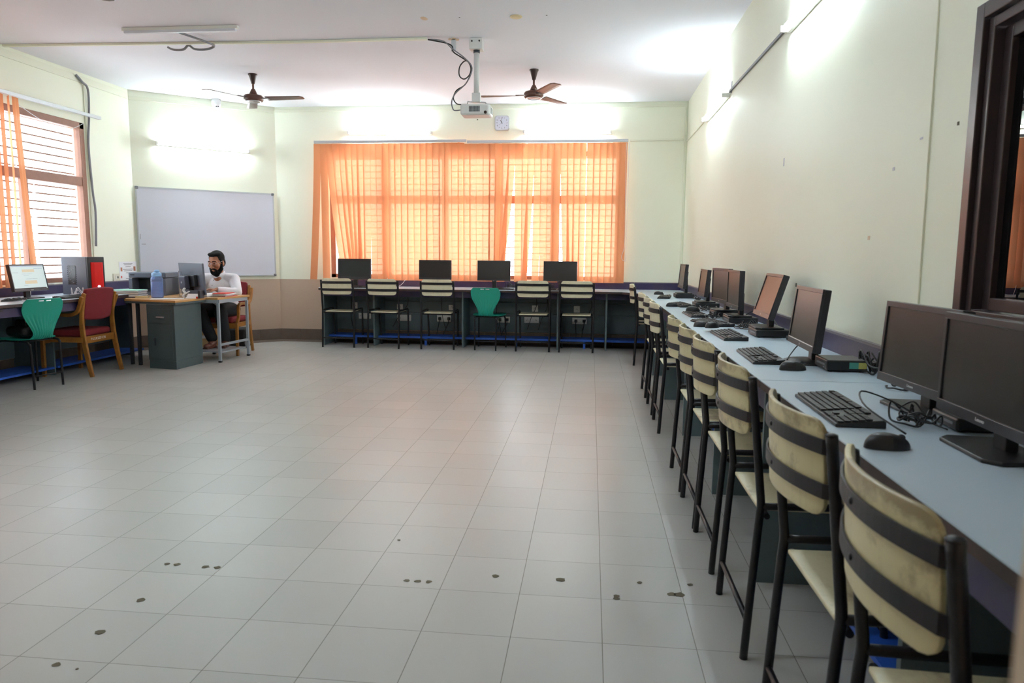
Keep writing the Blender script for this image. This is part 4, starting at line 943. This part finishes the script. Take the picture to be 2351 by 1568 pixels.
# ------------------------------------------------------------------ wooden armchairs with red cushions
def armchair(label, loc, rz, lettering=None):
    e = thing('armchair', label, 'chair', loc, rz, 'wooden armchairs with red cushions')
    for s_ in (-1, 1):
        x = s_*.235
        obj('back_leg', MB().bar(smooth_path([(x, 0, 0), (x, .03, .15), (x, .062, .35), (x, .075, .50), (x, .07, .62), (x, .045, .78), (x, .03, .83)], 5), .028, [.034+.012*sin(pi*min(1, k/20)) for k in range(31)], (1, 0, 0)), 'chair_wood', e, bev=.004)
        xo = s_*.266
        obj('armrest', MB().bar(smooth_path([(xo, .035, .80), (xo, .06, .72), (xo, .10, .645), (xo, .18, .618), (xo, .30, .625), (xo, .38, .618), (xo, .415, .585), (xo, .42, .52), (xo, .425, .46), (xo, .455, .41), (xo, .475, .36)], 5), .03, .034, (1, 0, 0)), 'chair_wood', e, bev=.004)
        obj('front_leg', MB().bar([(xo, .475, .39), (xo, .478, .2), (xo, .48, 0)], .03, .036, (1, 0, 0)), 'chair_wood', e, bev=.004)
        obj('side_rail', box(*sorted((x-s_*.0, x+s_*.02)), .07, .47, .345, .395), 'chair_wood', e, bev=.003)
    br = obj('back_rail', box(-.22, .22, .055, .08, .33, .40), 'chair_wood', e, bev=.003)
    if lettering: text('lettering', lettering, .034, 'logo_white', br, FM((-.03, .0545, .367), (1, 0, 0), (0, 0, 1)))
    obj('front_rail', box(-.25, .25, .462, .486, .33, .39), 'chair_wood', e, bev=.003)
    obj('seat_cushion', box(-.222, .222, .085, .49, .395, .465), 'red_fabric', e, bev=.028, segs=4)
    def fn(u, v):
        x = (u-.5)*.425; z = .575+.295*v; b = -.02*(1-(2*u-1)**2); z += -.018*(1-(2*u-1)**2)*(1-v)*1.0+.012*(1-(2*u-1)**2)*v
        return (x*(1-.03*(v > .97)-.06*(1-v)**6), .092-.115*(v)*.45+b, z)
    obj('back_cushion', MB().grid(fn, 16, 12), 'red_fabric', e, solid=.045, bev=.014, segs=3)
    return e
armchair('wooden armchair with red cushions at the left worktop, white lettering on its rail', (-4.915, 6.71, 0), pi/2+.03, 'P.S.S.R.S/27-C95')
armchair('wooden armchair with red cushions that the man sits on', (-4.50, 8.56, 0), pi+.03)

# ------------------------------------------------------------------ teacher's desk, side table and things on them
ZT = .735
e = thing('teacher_desk', 'wood topped teacher desk with a grey steel cabinet below', 'desk')
A = (-4.32, 7.00); Bp = (-4.295, 7.550)
top = [(-5.43, 7.21), (-4.92, 7.16), A, Bp, (-4.672, 7.590), (-4.70, 8.16), (-5.43, 8.30)]
obj('top', MB().prism(top, ZT-.024, ZT), 'desk_wood', e, bev=.003)
obj('top_edge', MB().prism([(x*.998-.008, y*.9985+.012) for x, y in top], ZT-.045, ZT-.0245), 'cabinet_paint', e)
cb = obj('cabinet', MB().prism([(-4.70, 7.08), (-4.352, 7.022), (-4.325, 7.50), (-4.66, 7.56)], .09, ZT-.045), 'cabinet_paint', e, bev=.004)
obj('cabinet_plinth', MB().prism([(-4.695, 7.085), (-4.355, 7.027), (-4.328, 7.498), (-4.655, 7.55)], 0, .0895), 'cabinet_paint', e)
# front face direction
fd = Vector((-4.352+4.70, 7.022-7.08, 0)); fl_ = fd.length; fd.normalize(); fn_ = Vector((fd.y, -fd.x, 0))
def fplate(a0, a1, z0, z1, o0, o1):
    P0 = Vector((-4.70, 7.08, 0)); return MB().prism([tuple((P0+fd*a+fn_*o)[:2]) for a, o in ((a0, o0), (a1, o0), (a1, o1), (a0, o1))], z0, z1)
dr = obj('drawer', fplate(.03, fl_-.03, .49, .64, 0, .006), 'cabinet_paint', e, bev=.002)
obj('drawer_handle', fplate(.13, .23, .545, .562, .006, .018), 'silver', dr, bev=.004)
dr = obj('door', fplate(.03, fl_-.03, .11, .475, 0, .004), 'cabinet_paint', e, bev=.002)
obj('door_handle', fplate(.10, .108, .25, .33, .004, .018), 'steel_dark', dr)
obj('leg', MB().box(-5.05, -5.02, 7.28, 7.31, 0, ZT-.045), 'steel_dark', e); obj('leg', MB().box(-4.93, -4.90, 7.24, 7.27, 0, ZT-.045), 'steel_dark', e)
e = thing('side_table', 'small grey steel table with a wooden top beside the seated man', 'table')
obj('top', MB().prism([(-4.66, 7.60), (-4.15, 7.545), (-4.08, 8.16), (-4.60, 8.22)], ZT-.022, ZT), 'desk_wood', e, bev=.002)
for x, y in ((-4.155, 7.56), (-4.105, 8.13), (-4.62, 7.66), (-4.575, 8.19)):
    lg = obj('leg', box(x-.014, x+.014, y-.014, y+.014, .018, ZT-.06), 'grey_paint', e, bev=.002); obj('foot_cap', box(x-.016, x+.016, y-.016, y+.016, 0, .02), 'black_plastic', lg)
obj('apron', MB().bar([(-4.155, 7.56, ZT-.042), (-4.105, 8.13, ZT-.042)], .026, .04, (1, 0, 0)).bar([(-4.62, 7.61, ZT-.042), (-4.155, 7.56, ZT-.042)], .026, .04, (0, 1, 0)), 'grey_paint', e)
obj('lower_rail', MB().bar([(-4.155, 7.56, .20), (-4.105, 8.13, .20)], .022, .026, (1, 0, 0)), 'grey_paint', e)
obj('foot_shelf', MB().prism([(-4.60, 7.68), (-4.17, 7.63), (-4.12, 8.10), (-4.56, 8.16)], .10, .115), 'grey_paint', e)

# monitor seen from behind with a small box on its back
e = thing('monitor', 'monitor seen from behind on the teacher desk, with a small computer on its back', 'computer monitor', (-4.49, 7.62, ZT), pi+radians(-33), 'computer monitors')
T = Matrix.Translation((0, -.03, .035)) @ Matrix.Rotation(-radians(4), 4, 'X')
def TB(*a):
    m = MB(); m.M = T; return m.box(*a)
obj('housing', TB(-.275, .275, 0, .02, 0, .35), 'tower_steel', e, bev=.004)
obj('screen', TB(-.27, .27, -.0015, .001, .02, .345), 'screen_off', e)
obj('back_cover', TB(-.14, .10, .02, .06, .09, .22), 'black_plastic', e, bev=.006)
mat('mount_grey', rgb(74, 76, 94), .35); mp = obj('mounted_computer', TB(-.035, .115, .06, .115, .06, .215), 'mount_grey', e, bev=.014, segs=3)
obj('badge', MB().at((.0, .0, 0)).put([], []), 'silver', mp) if False else None
bm_ = MB(); bm_.M = T; bm_.cyl((.05, .115, .14), (.05, .1165, .14), .012); obj('badge', bm_, 'silver', mp)
obj('neck', TB(-.03, .03, .02, .05, -.02, .12), 'black_plastic', e); obj('base', MB().at((0, 0, 0)).lathe([(.002, 0), (.10, 0), (.10, .008), (.03, .014), (.002, .015)], 30), 'black_plastic', e)
cords = MB(); cords.M = T
cords.tube(smooth_path([(.06, .09, .215), (.075, .095, .26), (.11, .10, .265), (.14, .10, .20), (.18, .09, .05), (.19, .08, -.03)]), .004, 6)
for k in range(4): cords.tube(smooth_path([(.08-.02*k, .085, .06), (.10-.02*k, .09, .03), (.12-.035*k, .09, -.005), (.14-.05*k, .09, -.03)]), .003, 6)
obj('cords', cords, 'cable_grey', e)
# water bottle
e = thing('water_bottle', 'clear blue water bottle with a pale blue flip lid on the teacher desk', 'water bottle', (-4.77, 7.40, ZT), 2.6)
obj('body', MB().lathe([(.045, 0), (.062, .004), (.063, .02), (.0625, .215), (.05, .238), (.04, .243)], 30, True), 'bottle_plastic', e)
mat('water', rgb(120, 140, 200), .15)
obj('water', MB().lathe([(.043, .004), (.059, .008), (.059, .175), (.002, .175)], 30), 'bottle_plastic', e)
obj('lid', MB().lathe([(.05, .238), (.052, .243), (.052, .272), (.04, .278), (.03, .285)], 24), 'lid_blue', e)
obj('spout', MB().at((-.01, 0, .28)).lathe([(.028, 0), (.028, .018), (.018, .03), (.002, .032)], 16), 'lid_blue', e)
obj('carry_loop', MB().bar(smooth_path([(.045, 0, .262), (.075, 0, .245), (.092, 0, .215), (.085, 0, .205), (.06, 0, .235)]), .03, .008, (0, 1, 0)), 'lid_blue', e)
mk_ = MB()
for k in range(9): mk_.box(-.012, .012, -.0645, -.0625, .03+k*.02, .033+k*.02)
mk_.at((0, 0, 0), 2.2)
for k in range(9): mk_.box(-.010, .006, -.0645, -.0625, .03+k*.02, .033+k*.02)
obj('volume_marks', mk_, 'logo_white', e)
# printer
e = thing('printer', 'dark grey printer behind the paper pile, against the whiteboard wall', 'printer', (-5.14, 7.92, ZT), radians(8))
obj('body', MB().box(-.21, .21, -.13, .18, 0, .05).box(-.21, -.17, -.17, .18, 0, .20).box(.17, .21, -.17, .18, 0, .20).box(-.21, .21, .0, .18, .05, .20), 'tower_steel', e, bev=.004)
obj('scanner_lid', box(-.212, .212, -.17, .18, .205, .268), 'tower_steel', e, bev=.012, segs=3)
obj('control_strip', box(-.19, -.14, -.172, -.168, .235, .245), 'black_plastic', e)
obj('output_slot', box(-.165, .165, -.02, .001, .075, .185), 'black_plastic', e)
obj('paper_tray', box(-.15, .15, -.15, -.02, .055, .062), 'steel_dark', e)
# paper piles
def pile(label, x, y, z, w, d, mats, rz, seed, cat='papers', name='paper_pile'):
    rn = random.Random(seed); e = thing(name, label, cat, (x, y, z), rz); zz = 0
    for mt_, th in mats:
        ox, oy = rn.uniform(-.012, .012), rn.uniform(-.012, .012)
        obj('folder', MB().at((ox, oy, 0), rn.uniform(-.12, .12)).box(-w/2, w/2, -d/2, d/2, zz, zz+th-.001), mt_, e, bev=.001); zz += th
    return e
pile('stack of papers topped by a green file behind the red chair', -5.12, 7.42, ZT, .30, .22, [('steel_dark', .008), ('paper_grey', .014), ('paper', .012), ('paper_grey', .012), ('paper', .015), ('paper_grey', .010), ('paper', .008), ('paper_green', .006)], .2, 1)
pile('papers with red folders on top beside the man', -4.225, 7.83, ZT, .15, .27, [('paper_red', .005), ('paper', .010), ('paper_grey', .008), ('paper', .010), ('paper_red', .009)], .06, 2)
pile('stack of white papers at the mans hand', -4.42, 7.76, ZT, .20, .24, [('paper_grey', .010), ('paper', .013), ('paper', .012)], .04, 3)
tag(obj('paper_sheet', MB().at((-4.55, 7.26, ZT), .5).box(-.18, .15, -.07, .07, .0005, .004), 'paper'), 'loose white sheet near the front edge of the teacher desk', 'paper')
tag(obj('adapter', box(-4.90, -4.80, 7.50, 7.56, ZT, ZT+.035), 'white_plastic', bev=.006), 'white power adapter between paper stack and water bottle', 'adapter')
tag(obj('notepad', MB().at((-4.93, 7.36, ZT), .3).box(-.06, .07, -.03, .03, 0, .022), 'old_cream', bev=.003), 'cream extension box beside the water bottle', 'extension box')
e = thing('desk_tent_card', 'white and red folded name card with a dark stand on the teacher desk', 'name card', (-4.36, 7.42, ZT), radians(3))
obj('card', MB().put([(-.075, -.03, 0), (.06, -.03, 0), (.06, .0, .05), (-.06, .0, .05), (-.075, .03, 0), (.06, .03, 0)], [(0, 1, 2, 3), (5, 4, 3, 2), (0, 3, 4), (1, 5, 2), (0, 4, 5, 1)]), 'paper', e)
obj('card_holder', box(-.06, .06, .03, .07, .0, .085), 'tower_steel', e, bev=.002); obj('card_end', box(.065, .09, -.03, .07, 0, .085), 'steel_dark', e, bev=.002)
obj('red_stripe', box(.045, .062, -.034, -.024, .0, .02), 'paper_red', e)
e = thing('tissue_ornament', 'small crumpled white ornament in front of the monitor on the teacher desk', 'ornament', (-4.47, 7.43, ZT))
obj('paper_leaf', MB().bar(smooth_path([(0, 0, .0), (-.012, 0, .03), (.01, 0, .055), (-.01, 0, .085), (.006, 0, .11)], 4), .03, .014, (0, 1, 0)).bar(smooth_path([(.0, 0, .04), (.03, 0, .06), (.06, 0, .075)], 4), .02, .012, (0, 1, 0)), 'paper', e)

# left worktop: lit monitor, tower, clutter
monitor('lit monitor showing a web page on the left worktop', (-5.455, 6.38, ZD), pi/2, radians(10), .433, .262, .072, lit=True, bez=.014, chin=.02, logo=('Lenovo', .010), group='computer monitors')
e = thing('computer_tower', 'grey computer tower with a glossy red front on the left worktop', 'computer', (-5.58, 7.0, ZD), radians(-16))
obj('case', box(0, .375, 0, .19, 0, .40), 'tower_steel', e, bev=.003)
obj('front_bezel', box(.376, .40, 0, .19, 0, .40), 'black_plastic', e, bev=.004)
obj('red_front', MB().prism([(.395, .03), (.412, .036), (.42, .06), (.42, .14), (.412, .165), (.395, .17)], .03, .345), 'tower_red', e, bev=.004)
obj('power_button', MB().cyl((.418, .10, .09), (.424, .10, .09), .014), 'power_light', e)
m = MB(); rn = random.Random(5)
obj('side_opening', box(.10, .21, -.002, 0, .11, .31), 'screen_off', e)
for k in range(26): m.box(*(lambda a: (a, a+rn.uniform(.004, .02)))(rn.uniform(.105, .185)), -.0035, -.002, *(lambda a: (a, a+rn.uniform(.002, .012)))(rn.uniform(.12, .295)))
obj('circuit_parts', m, 'grille_grey', e)
m = MB()
for k in range(10): m.box(.088, .094, -.003, 0, .11+k*.02, .117+k*.02).box(.216, .222, -.003, 0, .11+k*.02, .117+k*.02)
obj('vent_holes', m, 'black_plastic', e)
o = copy_tree(KB); kb_shift(o, 'black keyboard at the edge of the left worktop behind the teal chair', -5.10, 6.55, ZD, pi/2, 'keyboards')
o = copy_tree(MS); kb_shift(o, 'shiny mouse at the edge of the left worktop below the tower', -5.07, 6.84, ZD, pi/2, 'mice')
tangle('white cables spread on the left worktop before the tower', -5.22, 6.74, ZD, .08, .14, 4, 21, .003, .10, 'cable_white')
tangle('dark cables on the left worktop under the lit monitor', -5.28, 6.0, ZD, .12, .3, 4, 22, .004, .02)
cord('white cable arching from behind the tower to the worktop', [(-5.52, 6.80, ZD+.12), (-5.60, 6.72, ZD+.14), (-5.62, 6.62, ZD+.12), (-5.6, 6.58, ZD+.02)], .003, 'cable_white', 'cable', 'cable')
# things under the desks
e = thing('cardboard_box', 'brown cardboard box on the floor under the teacher desk', 'box', (-4.98, 8.75, 0), .3)
obj('carton', box(-.14, .14, -.10, .10, 0, .30), 'carton', e, bev=.003); obj('tape', box(-.142, .142, -.102, -.098, .13, .17), 'paper_grey', e)
e = thing('backpack', 'black bag standing on the floor behind the mans feet', 'bag', (-4.60, 8.82, 0))
obj('body', MB().prism([(-.16, -.09), (.16, -.09), (.17, .07), (-.17, .07)], 0, .27), 'bag_black', e, bev=.05, segs=4)
obj('handle', MB().tube(smooth_path([(-.04, 0, .26), (-.03, 0, .31), (.03, 0, .31), (.04, 0, .26)]), .008, 8), 'bag_black', e)
obj('side_pocket', MB().ball((.15, -.03, .07), .06, 14, 8, (.55, .9, 1.2)), 'cable_grey', e)

# ------------------------------------------------------------------ the seated man
def remeshed(name, mb, mt, parent, vox, smooth=4, label=None, sub=0):
    me = mb.mesh(name+'_raw', mt); t = bpy.data.objects.new(name+'_raw', me); COL.objects.link(t)
    r = t.modifiers.new('r', 'REMESH'); r.mode = 'VOXEL'; r.voxel_size = vox; r.use_smooth_shade = True
    if smooth: s_ = t.modifiers.new('s', 'SMOOTH'); s_.factor = .5; s_.iterations = smooth
    dg = bpy.context.evaluated_depsgraph_get(); out = bpy.data.meshes.new_from_object(t.evaluated_get(dg))
    bpy.data.objects.remove(t); out.name = name; out.materials.clear(); out.materials.append(MT[mt])
    for p in out.polygons: p.use_smooth = True
    return obj(name, out, mt, parent, label)
man = thing('person', 'bearded man in a white shirt and dark trousers seated at the teacher desk', 'person', (0, 0, 0))
V = Vector
hip = V((-4.49, 8.36, .53)); chest = V((-4.51, 8.29, .84)); neck = V((-4.50, 8.225, .992)); head = V((-4.475, 8.155, 1.108))
shL = V((-4.335, 8.29, .915)); shR = V((-4.69, 8.22, .915)); elL = V((-4.22, 8.14, .765)); elR = V((-4.77, 8.02, .775))
wrL = V((-4.37, 7.93, .806)); wrR = V((-4.63, 7.86, .80))
knL = V((-4.36, 7.98, .555)); knR = V((-4.62, 7.96, .555)); hpL = V((-4.41, 8.36, .545)); hpR = V((-4.58, 8.36, .545))
anL = V((-4.33, 8.02, .19)); anR = V((-4.44, 7.93, .205))
# head frame
fdir = V((-.06, -.95, -.27)).normalized(); hr = fdir.cross(V((0, 0, 1))).normalized(); hu = hr.cross(fdir).normalized()
HM = Matrix.Identity(4)
for i in range(3): HM[i][0] = hr[i]; HM[i][1] = fdir[i]; HM[i][2] = hu[i]; HM[i][3] = head[i]
body = MB()
body.M = HM    # local: x = his right, y = forward, z = up
body.ball((0, -.01, .045), .088, 24, 16, (.88, 1.10, 1.05))
body.ball((0, .025, -.02), .068, 20, 14, (.92, 1.0, 1.25))
body.ball((0, .055, -.085), .040, 16, 10, (1.1, .9, .8))
body.ball((0, .075, .035), .05, 16, 10, (1.2, .6, .7))
body.cone2((0, .096, .03), (0, .121, -.015), .010, .0155, 12)
body.ball((.014, .105, -.020), .010); body.ball((-.014, .105, -.020), .010)
body.ball((0, .098, -.052), .017, 14, 8, (1.4, .6, .45)); body.ball((0, .096, -.064), .016, 14, 8, (1.2, .6, .45))
for s_ in (-1, 1):
    body.ball((s_*.043, .065, -.005), .03, 12, 8); body.ball((s_*.030, .088, .036), .016, 12, 8, (1.3, .5, .45))
    body.ball((s_*.079, -.012, .0), .026, 12, 10, (.32, .62, 1.15)); body.ball((s_*.074, -.004, -.02), .014)
body.M = Matrix.Identity(4)
body.cone2(tuple(head+V((0, .02, -.04))), tuple(neck+V((0, .01, -.02))), .054, .060, 18)
body.cone2(tuple(chest), tuple(hip), .115, .12, 18); body.cone2(tuple(chest), tuple(neck-V((0, 0, .07))), .10, .055, 18)
body.cone2(tuple(chest+V((.10, .0, .0))), tuple(shL), .06, .045); body.cone2(tuple(chest+V((-.10, 0, .0))), tuple(shR), .06, .045)
for a, b, c_ in ((shL, elL, wrL), (shR, elR, wrR)): body.cone2(tuple(a), tuple(b), .046, .036); body.cone2(tuple(b), tuple(c_), .036, .024)
for a, b, c_ in ((hpL, knL, anL), (hpR, knR, anR)): body.cone2(tuple(a), tuple(b), .075, .052); body.cone2(tuple(b), tuple(c_), .05, .034)
def hand_(w, d, side):
    d = d.normalized(); n_ = V((0, 0, 1)); s_ = d.cross(n_).normalized()*side; n_ = s_.cross(d)*side
    if n_.z < 0: n_ = -n_
    palm = w+d*.045
    for k in range(4):
        o = s_*(-.030+.019*k); body.cone2(tuple(w+d*.012+o*.55), tuple(w+d*.082+o+n_*.004), .0125, .0100, 10)
        l = (.030, .036, .033, .026)[k]; p0 = w+d*.085+o+n_*.004; p1 = p0+d*l-n_*.008; p2 = p1+d*l*.55-n_*.020; p3 = p2+d*l*.10-n_*.016
        body.cone2(tuple(p0), tuple(p1), .0088, .0082, 10); body.cone2(tuple(p1), tuple(p2), .0082, .0075, 10); body.cone2(tuple(p2), tuple(p3), .0075, .0068, 10)
    t0 = w+d*.022-s_*.026; t1 = t0+d*.03-s_*.024-n_*.010; t2 = t1+d*.030-s_*.002-n_*.008
    body.cone2(tuple(t0), tuple(t1), .0125, .0105, 10); body.cone2(tuple(t1), tuple(t2), .0105, .008, 10)
hand_(wrL, V((-.60, -.45, .0)), 1); hand_(wrR, V((.35, -.75, .0)), -1)
remeshed('body', body, 'skin', man, .0042, 3)
def face(mb): mb.M = HM; return mb
# hair cap
hb = face(MB()); hb.ball((0, -.022, .062), .094, 26, 18, (.90, 1.08, .98)); hb.ball((.015, .02, .118), .05, 14, 10, (1.3, 1.0, .5)); hb.ball((-.035, .015, .122), .045, 14, 10, (1.0, 1.1, .5)); hb.ball((0, -.075, .0), .06, 16, 10, (1.15, .7, 1.2))
for s_ in (-1, 1): hb.ball((s_*.074, .012, .035), .022, 12, 8, (.45, .7, 1.8))
hair = remeshed('hair', hb, 'hair', man, .006, 2)
# cut the hair cap away from the face
me = hair.data; inv = HM.inverted(); bmh = bmesh.new(); bmh.from_mesh(me); dele = []
for v in bmh.verts:
    l = inv @ v.co
    if (l.y > .045 and l.z < .098) or (l.y > .075) or (l.y > .02 and l.z < .0) or (l.z < .01 and l.y > -.02 and abs(l.x) < .10): dele.append(v)
bmesh.ops.delete(bmh, geom=dele, context='VERTS'); bmh.to_mesh(me); bmh.free()
sm_ = hair.modifiers.new('solidify', 'SOLIDIFY'); sm_.thickness = .006; sm_.offset = -1
# beard
bb = face(MB()); bb.ball((0, .060, -.098), .045, 18, 12, (1.25, .85, .95)); bb.ball((0, .050, -.125), .034, 14, 10, (1.1, .9, .8))
for s_ in (-1, 1):
    bb.cone2((s_*.072, .018, -.005), (s_*.066, .030, -.055), .012, .022); bb.cone2((s_*.066, .030, -.055), (s_*.035, .062, -.095), .024, .028)
    bb.cone2((s_*.004, .108, -.037), (s_*.034, .094, -.052), .0075, .010); bb.cone2((s_*.034, .094, -.052), (s_*.035, .085, -.085), .010, .016)
remeshed('beard', bb, 'hair', man, .005, 2)
for s_ in (-1, 1):
    obj('eyebrow', face(MB()).tube(smooth_path([(s_*.012, .104, .049), (s_*.03, .103, .056), (s_*.05, .088, .048)]), .0042, 8), 'hair', man)
    ey = obj('eye', face(MB()).ball((s_*.031, .0925, .030), .0115, 14, 10, (1.1, .5, .55)), 'eye_white', man); obj('pupil', face(MB()).ball((s_*.031-.004, .0985, .028), .005, 10, 8, (1, .5, 1)), 'hair', ey)
gl_ = face(MB())
for s_ in (-1, 1):
    gl_.tube([(s_*.033+.024*cos(a*pi/8), .110-.010*abs(s_*.033+.024*cos(a*pi/8))/.06, .026+.016*sin(a*pi/8)) for a in range(17)], .0013, 6)
    gl_.tube([(s_*.057, .100, .030), (s_*.083, .01, .030)], .0014, 6)
gl_.tube([(-.010, .113, .031), (.010, .113, .031)], .0012, 6)
tag(obj('glasses', gl_, 'silver', man), 'thin rimmed glasses')
# shirt
sh = MB()
sh.M = Matrix.Translation(chest) @ Matrix.Rotation(radians(10), 4, 'X') @ Matrix.Rotation(radians(8), 4, 'Z'); sh.ball((0, 0, -.03), .15, 26, 18, (1.18, .86, 1.15)); sh.ball((0, -.02, -.16), .15, 26, 18, (1.12, .95, 1.1)); sh.ball((0, 0, .075), .10, 22, 14, (1.35, .85, .55))
sh.M = Matrix.Identity(4); sh.cone2(tuple(chest+V((0, 0, .05))), tuple(neck+V((0, .018, -.022))), .10, .069, 20); sh.ball(tuple(hip+V((0, -.01, .06))), .15, 26, 16, (1.12, .95, .75))
for a, b, c_, k in ((shL, elL, wrL, 1), (shR, elR, wrR, -1)):
    sh.cone2(tuple(chest+V((.05*k, 0, .075))), tuple(a+V((-.01*k, 0, .0))), .078, .072, 18); sh.cone2(tuple(a), tuple(b), .070, .054, 18); sh.cone2(tuple(b), tuple(c_+(b-c_)*.12), .052, .036, 18)
    for t in (.25, .45, .65, .85): p = a.lerp(b, t); sh.ball(tuple(p+V((.004*k, 0, .002))), .062-.012*t, 14, 8, (1.02, 1.02, .5))
    for t in (.15, .4, .62): p = b.lerp(c_, t); sh.ball(tuple(p), .053-.016*t, 14, 8, (.6, 1.02, 1.02))
shirt = remeshed('shirt', sh, 'shirt', man, .007, 3)
# collar and buttons
cdir = V((-.22, -.97, 0)).normalized(); cr = cdir.cross(V((0, 0, 1)))
for s_ in (-1, 1):
    a = neck+cdir*.055+V((0, 0, -.030)); b = neck+cr*s_*.062+V((0, .01, .012)); c_ = neck-cdir*.055+V((0, 0, .018))
    cp = [a, a+cr*s_*.045+V((0, 0, .01))+cdir*.012, b+V((0, 0, .0)), c_+cr*s_*.03]
    obj('collar', MB().bar(smooth_path([tuple(p+(p-neck)*.12+V((0, .01, -.012))) for p in cp], 5), .034, .007, (0, 0, 1)), 'shirt', man, bev=.002)
for k in range(4):
    p = neck+cdir*(.085+.028*k)+V((0, 0, -.085-.062*k)); obj('button', MB().ball(tuple(p), .0055, 10, 6), 'grille_grey', man)
# watch
wd = (elL-wrL).normalized(); obj('wristwatch', MB().tube([tuple(wrL+wd*.005), tuple(wrL+wd*.022)], .0305, 18), 'silver', man)
# trousers
tr = MB(); tr.ball(tuple(hip+V((0, .0, -.005))), .14, 24, 14, (1.2, 1.0, .62))
for a, b, c_ in ((hpL, knL, anL), (hpR, knR, anR)):
    tr.cone2(tuple(a), tuple(b), .098, .078, 20); tr.cone2(tuple(b), tuple(b.lerp(c_, .92)), .076, .062, 20)
remeshed('trousers', tr, 'trousers', man, .008, 3)
for an, yaw in ((anL, .25), (anR, -.1)):
    m = MB().at((an.x, an.y, .116), yaw)
    m.ball((0, -.10, .032), .05, 18, 10, (.85, 1.25, .62)); m.ball((0, .0, .04), .045, 18, 10, (.8, 1.1, .95)); m.cone2((0, -.05, .04), (0, .01, .06), .04, .042); m.box(-.036, .036, -.155, .04, 0, .012)
    remeshed('shoe', m, 'shoe_leather', man, .006, 2)
